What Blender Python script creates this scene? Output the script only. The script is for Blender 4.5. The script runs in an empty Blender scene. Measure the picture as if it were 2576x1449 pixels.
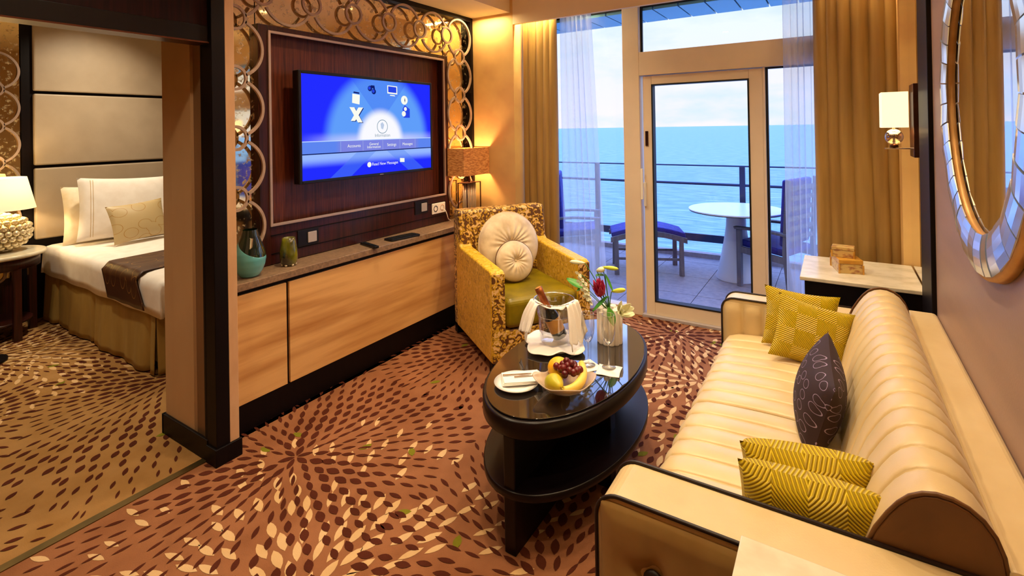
import bpy, bmesh, math, random
from mathutils import Matrix, Vector, noise
random.seed(7)
PI = math.pi
sc = bpy.context.scene
COL = sc.collection

# ------------------------------------------------------------------ camera
F, YAW, PITCH, ROLL, CYP = 1276.774, math.radians(32.42821569), math.radians(0.27203443), math.radians(0.95700118), 318.863
fwd = Vector((-math.sin(YAW)*math.cos(PITCH), math.cos(YAW)*math.cos(PITCH), math.sin(PITCH)))
rgt = Vector((math.cos(YAW), math.sin(YAW), 0)); dwn = fwd.cross(rgt)
r2 = math.cos(ROLL)*rgt + math.sin(ROLL)*dwn; d2 = -math.sin(ROLL)*rgt + math.cos(ROLL)*dwn
cd = bpy.data.cameras.new('camera'); cam = bpy.data.objects.new('camera', cd); COL.objects.link(cam)
cd.sensor_width = 36; cd.lens = 36*F/2576; cd.shift_y = -(724.5-CYP)/2576; cd.clip_start = .02; cd.clip_end = 60000
up = -d2; bk = -fwd
cam.matrix_world = Matrix(((r2.x, up.x, bk.x, 0), (r2.y, up.y, bk.y, 0), (r2.z, up.z, bk.z, 1.6), (0, 0, 0, 1)))
sc.camera = cam
# ------------------------------------------------------------------ sky
w = bpy.data.worlds.new('sky'); sc.world = w; w.use_nodes = True
nt = w.node_tree; N = nt.nodes; L = nt.links; N.clear()
wo = N.new('ShaderNodeOutputWorld'); bg = N.new('ShaderNodeBackground'); tc = N.new('ShaderNodeTexCoord')
sx = N.new('ShaderNodeSeparateXYZ'); L.new(tc.outputs['Generated'], sx.inputs[0])
cr = N.new('ShaderNodeValToRGB'); L.new(sx.outputs['Z'], cr.inputs[0])
e = cr.color_ramp.elements
e[0].position = 0.0; e[0].color = (.53, .50, .55, 1)
e[1].position = 1.0; e[1].color = (0.36, 0.80, 2.8, 1)
e2 = e.new(.10); e2.color = (.50, .50, .56, 1); e4 = e.new(.20); e4.color = (.47, .52, .62, 1)
e3 = e.new(.32); e3.color = (0.95, 1.25, 2.2, 1)
mp = N.new('ShaderNodeMapping'); mp.inputs['Scale'].default_value = (3, 3, 9); L.new(tc.outputs['Generated'], mp.inputs[0])
nz = N.new('ShaderNodeTexNoise'); nz.inputs['Scale'].default_value = 2.2; nz.inputs['Detail'].default_value = 6; L.new(mp.outputs[0], nz.inputs[0])
c2 = N.new('ShaderNodeValToRGB'); c2.color_ramp.elements[0].position = .50; c2.color_ramp.elements[1].position = .68; L.new(nz.outputs[0], c2.inputs[0])
mx = N.new('ShaderNodeMix'); mx.data_type = 'RGBA'; L.new(c2.outputs[0], mx.inputs[0]); L.new(cr.outputs[0], mx.inputs[6]); mx.inputs[7].default_value = (.40, .47, .53, 1)
L.new(mx.outputs[2], bg.inputs[0]); bg.inputs[1].default_value = 2.1; L.new(bg.outputs[0], wo.inputs[0])
sc.cycles.transparent_max_bounces = 32
vs = sc.view_settings; vs.view_transform = 'Standard'; vs.look = 'None'; vs.gamma = 1; vs.exposure = 0.0; vs.use_curve_mapping = False
WARM = (1.0, .80, .52)

# ------------------------------------------------------------------ helpers
def lin(r, g, b):
    f = lambda c: (c/255/12.92) if c/255 <= .04045 else ((c/255+.055)/1.055)**2.4
    return (f(r), f(g), f(b), 1)

MATS = {}
def pm(name, col, rough=.5, metal=0, coat=0, sheen=0, var=None, bump=None, emit=0, spec=None, coords='Object', trans=0, ior=1.45):
    """Procedural principled material. var=(scale,(sx,sy,sz),col2[,detail,lo,hi]) bump=(scale,(s),strength)"""
    m = bpy.data.materials.new(name); m.use_nodes = True; nt = m.node_tree; p = nt.nodes['Principled BSDF']
    p.inputs['Base Color'].default_value = col; p.inputs['Roughness'].default_value = rough; p.inputs['Metallic'].default_value = metal
    p.inputs['Coat Weight'].default_value = coat; p.inputs['Coat Roughness'].default_value = .05
    p.inputs['Sheen Weight'].default_value = sheen
    p.inputs['Transmission Weight'].default_value = trans; p.inputs['IOR'].default_value = ior
    if spec is not None: p.inputs['Specular IOR Level'].default_value = spec
    if emit: p.inputs['Emission Color'].default_value = col; p.inputs['Emission Strength'].default_value = emit
    def tex(scale, st, detail=3):
        t = nt.nodes.new('ShaderNodeTexCoord'); a = nt.nodes.new('ShaderNodeMapping'); a.inputs['Scale'].default_value = st
        n = nt.nodes.new('ShaderNodeTexNoise'); n.inputs['Scale'].default_value = scale; n.inputs['Detail'].default_value = detail
        nt.links.new(t.outputs[coords], a.inputs[0]); nt.links.new(a.outputs[0], n.inputs[0]); return n
    if var:
        n = tex(var[0], var[1], var[3] if len(var) > 3 else 3)
        r = nt.nodes.new('ShaderNodeValToRGB'); r.color_ramp.elements[0].position = var[4] if len(var) > 4 else .35; r.color_ramp.elements[1].position = var[5] if len(var) > 5 else .65
        r.color_ramp.elements[0].color = col; r.color_ramp.elements[1].color = var[2]
        nt.links.new(n.outputs[0], r.inputs[0]); nt.links.new(r.outputs[0], p.inputs['Base Color'])
        if emit: nt.links.new(r.outputs[0], p.inputs['Emission Color'])
    if bump:
        n = tex(bump[0], bump[1], 2); b = nt.nodes.new('ShaderNodeBump'); b.inputs['Strength'].default_value = bump[2]; b.inputs['Distance'].default_value = .01
        nt.links.new(n.outputs[0], b.inputs['Height']); nt.links.new(b.outputs[0], p.inputs['Normal'])
    MATS[name] = m; return m

def thin(name, tint, gloss=.12, rough=.0, pwr=4):
    m = bpy.data.materials.new(name); m.use_nodes = True; nt = m.node_tree; nt.nodes.clear()
    o = nt.nodes.new('ShaderNodeOutputMaterial'); t = nt.nodes.new('ShaderNodeBsdfTransparent'); g = nt.nodes.new('ShaderNodeBsdfGlossy')
    t.inputs[0].default_value = tint; g.inputs['Roughness'].default_value = rough
    f = nt.nodes.new('ShaderNodeLayerWeight'); f.inputs[0].default_value = .5
    pw = nt.nodes.new('ShaderNodeMath'); pw.operation = 'POWER'; pw.inputs[1].default_value = pwr; nt.links.new(f.outputs['Facing'], pw.inputs[0])
    a = nt.nodes.new('ShaderNodeMath'); a.operation = 'MULTIPLY_ADD'; a.use_clamp = True; a.inputs[1].default_value = .7; a.inputs[2].default_value = gloss+.03; nt.links.new(pw.outputs[0], a.inputs[0])
    x = nt.nodes.new('ShaderNodeMixShader'); nt.links.new(a.outputs[0], x.inputs[0]); nt.links.new(t.outputs[0], x.inputs[1]); nt.links.new(g.outputs[0], x.inputs[2]); nt.links.new(x.outputs[0], o.inputs[0])
    MATS[name] = m; return m

class MB:
    def __init__(s): s.v = []; s.f = []; s.m = []; s.s = []
    def add(s, vs_, fs, mi=0, sm=False, M=None):
        o = len(s.v)
        for p in vs_:
            p = Vector(p)
            if M is not None: p = M @ p
            s.v.append(p)
        for f in fs: s.f.append([i+o for i in f]); s.m.append(mi); s.s.append(sm)
        return s
    def box(s, x0, x1, y0, y1, z0, z1, mi=0, M=None):
        return s.add([(x0,y0,z0),(x1,y0,z0),(x1,y1,z0),(x0,y1,z0),(x0,y0,z1),(x1,y0,z1),(x1,y1,z1),(x0,y1,z1)],
                     [(0,3,2,1),(4,5,6,7),(0,1,5,4),(1,2,6,5),(2,3,7,6),(3,0,4,7)], mi, False, M)
    def lathe(s, prof, c=(0,0,0), n=32, mi=0, M=None, sx=1, sy=1, caps=True):
        c = Vector(c); vs_ = []; fs = []
        for (r, z) in prof:
            for k in range(n):
                a = 2*PI*k/n; vs_.append(c+Vector((r*sx*math.cos(a), r*sy*math.sin(a), z)))
        for i in range(len(prof)-1):
            for k in range(n):
                k2 = (k+1) % n; fs.append((i*n+k, i*n+k2, (i+1)*n+k2, (i+1)*n+k))
        s.add(vs_, fs, mi, True, M)
        if caps:
            o = len(s.v)-len(vs_); L_ = len(prof)-1
            if prof[0][0] > 1e-5: s.f.append([o+k for k in range(n)][::-1]); s.m.append(mi); s.s.append(False)
            if prof[-1][0] > 1e-5: s.f.append([o+L_*n+k for k in range(n)]); s.m.append(mi); s.s.append(False)
        return s
    def cyl(s, a, b, r, r1=None, n=16, mi=0, caps=True):
        a = Vector(a); b = Vector(b); d = b-a; q = d.to_track_quat('Z', 'Y').to_matrix().to_4x4(); q.translation = a
        return s.lathe([(r, 0), (r if r1 is None else r1, d.length)], (0,0,0), n, mi, q, caps=caps)
    def tube(s, pts, r, n=8, mi=0, closed=False, rf=None):
        pts = [Vector(p) for p in pts]; K = len(pts); vs_ = []; fs = []
        ref = Vector((0,0,1))
        for i, p in enumerate(pts):
            if closed: t = pts[(i+1) % K]-pts[i-1]
            else: t = pts[min(i+1, K-1)]-pts[max(i-1, 0)]
            t.normalize()
            if abs(t.dot(ref)) > .95: ref = Vector((1,0,0)) if abs(t.x) < .9 else Vector((0,1,0))
            u = t.cross(ref).normalized(); v = t.cross(u).normalized(); ref = u.cross(t).normalized()
            rr = r if rf is None else r*rf(i/(K-1))
            for k in range(n):
                a = 2*PI*k/n; vs_.append(p+u*math.cos(a)*rr+v*math.sin(a)*rr)
        for i in range(K if closed else K-1):
            j = (i+1) % K
            for k in range(n):
                k2 = (k+1) % n; fs.append((i*n+k, j*n+k, j*n+k2, i*n+k2))
        if not closed: fs.append(tuple(range(n))); fs.append(tuple((K-1)*n+k for k in range(n))[::-1])
        return s.add(vs_, fs, mi, True)
    def prism(s, poly, axis, a, b, mi=0, M=None, sm=False):
        n = len(poly); P = []
        for t in (a, b):
            for (u, v) in poly:
                P.append({'x': (t,u,v), 'y': (u,t,v), 'z': (u,v,t)}[axis])
        fs = [tuple(range(n))[::-1], tuple(range(n, 2*n))]
        s.add(P, fs, mi, False, M)
        o = len(s.v)-2*n
        for k in range(n):
            k2 = (k+1) % n; s.f.append([o+k, o+k2, o+n+k2, o+n+k]); s.m.append(mi); s.s.append(sm)
        return s
    def grid(s, nu, nv, fn, mi=0, closeu=False, closev=False, M=None, sm=True):
        vs_ = [fn(i/(nu if closeu else nu-1), j/(nv if closev else nv-1)) for i in range(nu) for j in range(nv)]
        fs = []
        for i in range(nu if closeu else nu-1):
            for j in range(nv if closev else nv-1):
                i2 = (i+1) % nu; j2 = (j+1) % nv; fs.append((i*nv+j, i2*nv+j, i2*nv+j2, i*nv+j2))
        return s.add(vs_, fs, mi, sm, M)
    def ball(s, c, r, n=16, mi=0, sc_=(1,1,1), M=None):
        c = Vector(c)
        prof = [(r*math.sin(PI*i/(n//2)), -r*math.cos(PI*i/(n//2))) for i in range(n//2+1)]
        prof[0] = (1e-6, -r); prof[-1] = (1e-6, r)
        T = Matrix.Translation(c) @ Matrix.Diagonal((*sc_, 1))
        if M is not None: T = M @ T
        return s.lathe(prof, (0,0,0), n, mi, T, caps=False)
    def build(s, name, mats, parent=None, local=False, bevel=0, bseg=2, subsurf=0, solid=0, org=None, fix=True, kind=None):
        me = bpy.data.meshes.new(name)
        vv = [Vector(p) for p in s.v]
        W = None
        if parent is not None and not local:
            W = WM[parent.name]; inv = W.inverted(); vv = [inv @ p for p in vv]
        loc = Vector((0,0,0))
        if parent is None:
            if org is not None: loc = Vector(org)
            else:
                xs = [p.x for p in vv]; ys = [p.y for p in vv]; zs = [p.z for p in vv]
                loc = Vector(((min(xs)+max(xs))/2, (min(ys)+max(ys))/2, min(zs)))
            vv = [p-loc for p in vv]
        me.from_pydata([tuple(p) for p in vv], [], s.f)
        if not isinstance(mats, (list, tuple)): mats = [mats]
        for m in mats: me.materials.append(MATS[m] if isinstance(m, str) else m)
        me.polygons.foreach_set('material_index', s.m); me.polygons.foreach_set('use_smooth', s.s)
        if fix:
            b = bmesh.new(); b.from_mesh(me); bmesh.ops.recalc_face_normals(b, faces=b.faces); b.to_mesh(me); b.free()
        me.update()
        o = bpy.data.objects.new(name, me); COL.objects.link(o); o.location = loc
        if parent is not None:
            o.parent = parent; WM[o.name] = WM[parent.name]
        else:
            WM[o.name] = Matrix.Translation(loc)
        if solid: md = o.modifiers.new('s', 'SOLIDIFY'); md.thickness = solid; md.offset = 0
        if bevel: md = o.modifiers.new('b', 'BEVEL'); md.width = bevel; md.segments = bseg; md.limit_method = 'ANGLE'; md.angle_limit = math.radians(40); md.use_clamp_overlap = True
        if subsurf: md = o.modifiers.new('ss', 'SUBSURF'); md.levels = subsurf; md.render_levels = subsurf
        if kind: o['kind'] = kind
        return o
WM = {}
def thing(name, label, cat, loc=(0,0,0), rz=0, group=None):
    o = bpy.data.objects.new(name, None); COL.objects.link(o); o.location = loc; o.rotation_euler = (0,0,rz)
    o.empty_display_size = .05
    o['label'] = label; o['category'] = cat
    if group: o['group'] = group
    WM[o.name] = Matrix.Translation(Vector(loc)) @ Matrix.Rotation(rz, 4, 'Z')
    return o
def tag(o, label, cat, group=None):
    o['label'] = label; o['category'] = cat
    if group: o['group'] = group
    return o
def dup(o, loc, rz=None, label=None):
    c = o.copy(); COL.objects.link(c); c.location = loc
    if rz is not None: c.rotation_euler = (0,0,rz)
    if label: c['label'] = label
    for ch in list(o.children):
        k = ch.copy(); COL.objects.link(k); k.parent = c
        for g in list(ch.children):
            q = g.copy(); COL.objects.link(q); q.parent = k
    return c
def B(*a, **k): return MB().box(*a, **k)
def frame_M(c, u, v):
    u = Vector(u).normalized(); v = Vector(v); v = (v-u*v.dot(u)).normalized(); n = u.cross(v)
    M = Matrix((u, v, n)).transposed().to_4x4(); M.translation = Vector(c); return M
def pillow_mb(w, h, t, M, pinch=.10, n=26, pw=.55):
    mb = MB()
    for sgn in (1, -1):
        def fn(a, b):
            u = 2*a-1; v = 2*b-1
            x = w/2*u*(1-pinch*(1-v*v)*abs(u)**2); y = h/2*v*(1-pinch*(1-u*u)*abs(v)**2)
            z = sgn*t/2*(max(0, 1-u*u)*max(0, 1-v*v))**pw
            return Vector((x, y, z))
        mb.grid(n, n, fn, M=M)
    return mb
def round_rect(x0, x1, z0, z1, rs, n=6):
    """rs: radii for corners (x0z0, x1z0, x1z1, x0z1)"""
    P = []
    for (cx, cz, r, a0) in ((x0, z0, rs[0], PI), (x1, z0, rs[1], 1.5*PI), (x1, z1, rs[2], 0), (x0, z1, rs[3], .5*PI)):
        ox = cx + (r if cx == x0 else -r); oz = cz + (r if cz == z0 else -r)
        if r < 1e-6: P.append((cx, cz)); continue
        for i in range(n+1):
            a = a0+.5*PI*i/n; P.append((ox+r*math.cos(a), oz+r*math.sin(a)))
    return P
def area(name, loc, rot, sx_, sy_, power, col, spread=None):
    l = bpy.data.lights.new(name, 'AREA'); l.shape = 'RECTANGLE'; l.size = sx_; l.size_y = sy_; l.energy = power; l.color = col
    if spread: l.spread = spread
    o = bpy.data.objects.new(name, l); COL.objects.link(o); o.location = loc; o.rotation_euler = rot; return o
def spot(name, loc, tgt, power, angle=90, blend=.6, r=.04, col=WARM):
    l = bpy.data.lights.new(name, 'SPOT'); l.energy = power; l.spot_size = math.radians(angle); l.spot_blend = blend; l.shadow_soft_size = r; l.color = col
    o = bpy.data.objects.new(name, l); COL.objects.link(o); o.location = loc
    o.rotation_euler = (Vector(tgt)-Vector(loc)).to_track_quat('-Z', 'Y').to_euler(); return o
def point(name, loc, power, r=.04, col=WARM):
    l = bpy.data.lights.new(name, 'POINT'); l.energy = power; l.shadow_soft_size = r; l.color = col
    o = bpy.data.objects.new(name, l); COL.objects.link(o); o.location = loc; return o

# ------------------------------------------------------------------ room lights (recessed ceiling spots, pelmet lamps, added ceiling fill)
LIVING_SPOTS = [(-2.15, 2.0, 84), (-1.9, .7, 60), (-1.15, 1.7, 84), (-1.15, 2.9, 84), (-.25, .75, 50), (-.30, 1.9, 58), (-.30, 2.95, 58), (-1.9, 3.3, 70)]
for i, (x, y, pw_) in enumerate(LIVING_SPOTS): spot('ceiling_spot', (x, y, 2.785), (x, y, 0), pw_, 128, .9, .05)
for (x, y, pw_) in ((-4.45, .95, 100), (-5.2, 1.9, 70), (-4.2, 2.4, 60), (-3.0, .1, 42)): spot('bedroom_spot', (x, y, 2.70), (x, y, 0), pw_, 110, .9, .05, (1, .85, .62))  # last one is an unseen spot added to brighten the partition end
spot('headboard_wash', (-5.2, 1.9, 2.68), (-5.9, 1.9, 1.4), 44, 110, .9, .05, (1, .85, .62))
area('pelmet_lamp', (-2.22, 3.905, 2.72), (math.radians(8), 0, 0), .40, .03, 16, (1, .82, .45))
area('pelmet_lamp', (.1, 3.905, 2.72), (math.radians(8), 0, 0), .40, .03, 4, (1, .75, .42))
area('wall_wash', (-2.66, 3.74, 2.63), (0, 0, 0), .30, .04, 5, (1, .76, .40))
area('ceiling_fill', (.30, 1.4, 2.60), (math.radians(180), math.radians(25), 0), .05, 3.2, 46, (1, .80, .50))  # unseen strip added as fill to brighten the ceiling and pelmet

# ------------------------------------------------------------------ materials
pm('cream_wall', lin(226, 186, 116), .6, var=(3, (1,1,1), lin(205, 160, 100)))
pm('ceiling_paint', lin(240, 222, 184), .7, var=(2, (1,1,1), lin(236, 216, 176)))
pm('beige_panel', lin(150, 112, 88), .42, sheen=.1, var=(1.5, (1, 1, 6), lin(138, 102, 80)), bump=(160, (1,1,1), .05))
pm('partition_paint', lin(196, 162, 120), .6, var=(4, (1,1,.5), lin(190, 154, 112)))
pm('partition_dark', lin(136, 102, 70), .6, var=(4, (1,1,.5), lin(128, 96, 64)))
pm('mahogany', lin(64, 22, 15), .32, coat=.1, var=(14, (6, 6, .25), lin(34, 9, 8), 6))
pm('mahogany_panel', lin(112, 52, 28), .35, coat=.05, var=(16, (8, 8, .3), lin(52, 20, 12), 6, .3, .7))
pm('header_wood', lin(40, 12, 11), .6, spec=.15, var=(14, (6, 6, .25), lin(24, 7, 7), 6))
pm('black_wood', lin(16, 8, 9), .45, spec=.2, var=(12, (5, 5, .4), lin(12, 6, 7)))
pm('cabinet_wood', lin(222, 172, 108), .38, coat=.15, var=(1.9, (1, .5, 6.0), lin(178, 120, 62), 4, .42, .70))
pm('cream_trim', lin(206, 164, 122), .5, var=(20, (1,1,.3), lin(198, 154, 112)))
pm('stone_top', lin(150, 120, 92), .35, var=(60, (1,1,1), lin(120, 95, 74), 4))
pm('marble', lin(224, 214, 188), .22, var=(8, (1, 1.3, 1), lin(190, 176, 144), 8, .45, .78))
pm('bead_metal', lin(190, 165, 150), .35, .5)
pm('fret_paint', lin(182, 156, 136), .4, .05, var=(20, (1,1,1), lin(168, 142, 120)))
pm('white_frame', lin(228, 208, 180), .4, var=(4, (1,1,1), lin(222, 202, 174)))
pm('gasket', lin(14, 14, 18), .6)
pm('black_plastic', lin(10, 10, 12), .3, var=(50, (1,1,1), lin(14, 14, 16)))
pm('switch_grey', lin(170, 160, 160), .35)
pm('white_plastic', lin(236, 228, 214), .4)
pm('brass', lin(120, 100, 60), .35, .9, var=(8, (1,1,1), lin(100, 84, 50)))
pm('chrome', lin(220, 215, 210), .12, 1.0)
pm('bronze', lin(86, 50, 36), .3, .8, var=(10, (1,1,1), lin(60, 34, 26)))
pm('mirror', (.92, .93, .94, 1), .0, 1.0)
pm('mirror_tile', (.74, .82, .96, 1), .16, .85)
pm('gold_leaf', lin(206, 156, 92), .4, .35, var=(14, (1,1,1), lin(190, 134, 66)))
pm('curtain_gold', lin(166, 130, 68), .42, sheen=.1, var=(5, (3, 3, .2), lin(140, 104, 48)), bump=(220, (1,1,1), .04))
pm('sofa_velvet', lin(214, 188, 138), .36, sheen=.15, spec=.7, var=(7, (1,1,1), lin(206, 178, 126)), bump=(300, (1,1,1), .05))
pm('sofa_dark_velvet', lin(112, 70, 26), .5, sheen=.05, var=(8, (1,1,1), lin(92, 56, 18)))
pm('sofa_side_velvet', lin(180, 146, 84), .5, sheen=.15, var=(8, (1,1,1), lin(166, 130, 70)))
pm('piping', lin(34, 18, 14), .5)
pm('lacquer', lin(12, 6, 7), .30, spec=.3, var=(8, (1,1,1), lin(20, 10, 10)))
pm('dark_glass', lin(22, 16, 14), .02, coat=1.0, spec=1.0)
pm('olive_satin', lin(138, 118, 8), .36, var=(9, (1,1,1), lin(112, 96, 4)))
pm('cream_satin', lin(230, 208, 168), .4, sheen=.4, var=(12, (1,1,1), lin(202, 176, 136)))
pm('linen', lin(240, 232, 222), .7, var=(12, (1,1,1), lin(232, 222, 210)))
pm('linen_warm', lin(240, 228, 204), .7, var=(12, (1,1,1), lin(230, 212, 178)))
pm('gold_thread', lin(196, 158, 70), .5)
pm('headboard', lin(180, 162, 138), .5, var=(4, (1,1,1), lin(172, 154, 130)), bump=(120, (1,1,1), .04))
pm('skirt', lin(168, 138, 72), .6, var=(6, (2,2,.5), lin(154, 124, 62)))
pm('napkin', lin(246, 238, 228), .7, bump=(60, (1,1,1), .1))
pm('porcelain', lin(245, 242, 236), .15, coat=.5)
pm('ceramic_white', lin(250, 240, 226), .25, coat=.3)
pm('orange_skin', lin(240, 170, 20), .4, bump=(90, (1,1,1), .3), var=(10, (1,1,1), lin(226, 190, 40)))
pm('pear_skin', lin(176, 170, 36), .35, var=(12, (1,1,1), lin(200, 176, 40)))
pm('banana_skin', lin(238, 206, 96), .4, var=(6, (1,1,1), lin(226, 190, 80)))
pm('grape_skin', lin(112, 30, 26), .25, var=(9, (1,1,1), lin(70, 16, 22)))
pm('stem_green', lin(70, 130, 30), .5, var=(14, (1,1,1), lin(50, 104, 24)))
pm('leaf_green', lin(46, 118, 26), .4, var=(14, (1,1,1), lin(80, 150, 40)))
pm('bud_green', lin(214, 214, 70), .45, var=(10, (1,1,1), lin(182, 200, 60)))
pm('petal_white', lin(240, 236, 206), .5, var=(10, (1,1,1), lin(226, 224, 180)))
pm('petal_pink', lin(196, 46, 84), .5, var=(14, (1,1,1), lin(150, 26, 60)))
pm('foil', lin(150, 84, 36), .35, .6, var=(30, (1,1,1), lin(110, 50, 20)))
pm('bottle_green', lin(14, 26, 14), .1, coat=1)
pm('bottle_label', lin(214, 150, 70), .5)
pm('turquoise', lin(112, 186, 186), .25, coat=.6, var=(3, (1, 1, 2), lin(84, 164, 172)))
pm('olive_glass', lin(30, 46, 12), .06, coat=1, var=(5, (1, 1, .6), lin(14, 20, 30)))
pm('amber_glass', lin(132, 132, 16), .05, coat=1, trans=.25, var=(14, (1,1,.5), lin(50, 40, 30)))
pm('bal_tile', lin(150, 138, 140), .6, var=(25, (1,1,1), lin(132, 122, 126), 5))
pm('grout', lin(80, 78, 88), .8)
pm('soffit_metal', lin(120, 178, 200), .35, .2)
pm('rail_metal', lin(46, 60, 92), .4, .4)
pm('teak_grey', lin(104, 104, 118), .6, var=(10, (4,4,.5), lin(86, 86, 102)))
pm('navy_fabric', lin(18, 34, 150), .7, var=(30, (1,1,1), lin(14, 26, 128)))
pm('stripe_fabric', lin(120, 140, 210), .7)
pm('table_plastic', lin(196, 204, 226), .35)
pm('table_white', lin(236, 240, 248), .3)
pm('weave_black', lin(30, 34, 50), .6)
pm('box_shell', lin(206, 172, 104), .35, coat=.3, var=(24, (1,1,2), lin(158, 104, 62), 5, .48, .62))
pm('box_gold', lin(214, 160, 62), .35, coat=.3, var=(16, (1,1,2), lin(190, 130, 44)))
pm('lamp_shade_lit', lin(255, 240, 200), .8, emit=1.0)
pm('shade_weave', lin(196, 128, 62), .7, var=(45, (.6,.6,3), lin(158, 88, 36), 4, .42, .6), emit=.34)
pm('bedside_shade', lin(255, 236, 180), .8, emit=.95)
pm('bulb', lin(255, 230, 180), .5, emit=8)
pm('crystal', lin(236, 222, 186), .06, .55, coat=1)
pm('book_brown', lin(108, 60, 34), .6)
thin('pane', (.97, .985, 1, 1), .0)
thin('clear_glass', (.93, .95, .96, 1), .03, .02)
thin('flute_glass', (.93, .945, .96, 1), .13, .0, 1.6)
thin('frost_glass', (.90, .88, .86, 1), .10, .2)
def frosted(name, tint):
    m = bpy.data.materials.new(name); m.use_nodes = True; nt = m.node_tree; nt.nodes.clear()
    o = nt.nodes.new('ShaderNodeOutputMaterial'); t = nt.nodes.new('ShaderNodeBsdfTransparent'); d = nt.nodes.new('ShaderNodeBsdfPrincipled'); d.inputs['Base Color'].default_value = tint; d.inputs['Roughness'].default_value = .2
    x = nt.nodes.new('ShaderNodeMixShader'); x.inputs[0].default_value = .62; nt.links.new(t.outputs[0], x.inputs[1]); nt.links.new(d.outputs[0], x.inputs[2]); nt.links.new(x.outputs[0], o.inputs[0]); MATS[name] = m
frosted('frost_bowl', lin(214, 188, 160))
thin('crystal_clear', (1, .93, .78, 1), .35, .05)

def custom_carpet(name, a, b):
    return pm(name, a, .95, var=(6, (1,1,1), b), bump=(260, (1,1,1), .25), spec=.1)
custom_carpet('carpet_rose', lin(146, 96, 64), lin(132, 84, 54))
custom_carpet('carpet_tan', lin(160, 120, 72), lin(148, 108, 60))  # same carpet as carpet_rose; the bedroom's lighting is put into the colour
custom_carpet('leaf_brown', lin(82, 38, 24), lin(72, 32, 18))
custom_carpet('leaf_cream', lin(208, 172, 126), lin(196, 158, 108))
custom_carpet('leaf_lime', lin(120, 116, 30), lin(110, 106, 26))

def antique(name, base, speck, lo, hi):
    m = bpy.data.materials.new(name); m.use_nodes = True; nt = m.node_tree; p = nt.nodes['Principled BSDF']
    p.inputs['Metallic'].default_value = 1; p.inputs['Roughness'].default_value = .06
    t = nt.nodes.new('ShaderNodeTexCoord'); n = nt.nodes.new('ShaderNodeTexNoise'); n.inputs['Scale'].default_value = 26; n.inputs['Detail'].default_value = 8; n.inputs['Roughness'].default_value = .7
    nt.links.new(t.outputs['Object'], n.inputs[0])
    r = nt.nodes.new('ShaderNodeValToRGB'); r.color_ramp.elements[0].position = lo; r.color_ramp.elements[1].position = hi
    r.color_ramp.elements[0].color = base; r.color_ramp.elements[1].color = speck; nt.links.new(n.outputs[0], r.inputs[0]); nt.links.new(r.outputs[0], p.inputs['Base Color'])
    q = nt.nodes.new('ShaderNodeMapRange'); q.inputs[1].default_value = lo; q.inputs[2].default_value = hi; q.inputs[3].default_value = 1; q.inputs[4].default_value = .2; nt.links.new(n.outputs[0], q.inputs[0]); nt.links.new(q.outputs[0], p.inputs['Metallic'])
    q2 = nt.nodes.new('ShaderNodeMapRange'); q2.inputs[1].default_value = lo; q2.inputs[2].default_value = hi; q2.inputs[3].default_value = .05; q2.inputs[4].default_value = .5; nt.links.new(n.outputs[0], q2.inputs[0]); nt.links.new(q2.outputs[0], p.inputs['Roughness'])
    MATS[name] = m
antique('antique_mirror', (.92, .76, .46, 1), (.42, .24, .08, 1), .54, .70)

def coral(name, c1, c2_, c3, t1, t2):
    """ground c1, mid c2, dark coral c3 from a ridged noise"""
    m = bpy.data.materials.new(name); m.use_nodes = True; nt = m.node_tree; p = nt.nodes['Principled BSDF']; p.inputs['Roughness'].default_value = .5; p.inputs['Sheen Weight'].default_value = .08
    t = nt.nodes.new('ShaderNodeTexCoord')
    v = nt.nodes.new('ShaderNodeTexNoise'); v.inputs['Scale'].default_value = 26; v.inputs['Detail'].default_value = 3; v.inputs['Distortion'].default_value = 1.6; nt.links.new(t.outputs['Object'], v.inputs[0])
    n = nt.nodes.new('ShaderNodeTexNoise'); n.inputs['Scale'].default_value = 5; nt.links.new(t.outputs['Object'], n.inputs[0])
    r = nt.nodes.new('ShaderNodeValToRGB'); r.color_ramp.interpolation = 'LINEAR'
    el = r.color_ramp.elements; el[0].position = t1-.03; el[0].color = c1; el[1].position = t1; el[1].color = c2_
    a = el.new(t2-.03); a.color = c2_; a = el.new(t2); a.color = c3
    nt.links.new(v.outputs[0], r.inputs[0]); nt.links.new(r.outputs[0], p.inputs['Base Color']); MATS[name] = m
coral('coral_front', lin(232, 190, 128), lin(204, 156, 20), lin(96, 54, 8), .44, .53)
coral('coral_side_sheen', lin(236, 192, 84), lin(222, 174, 10), lin(190, 140, 6), .42, .60)  # same velvet as coral_front; its lighter sheen on the arms painted as colour

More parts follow.
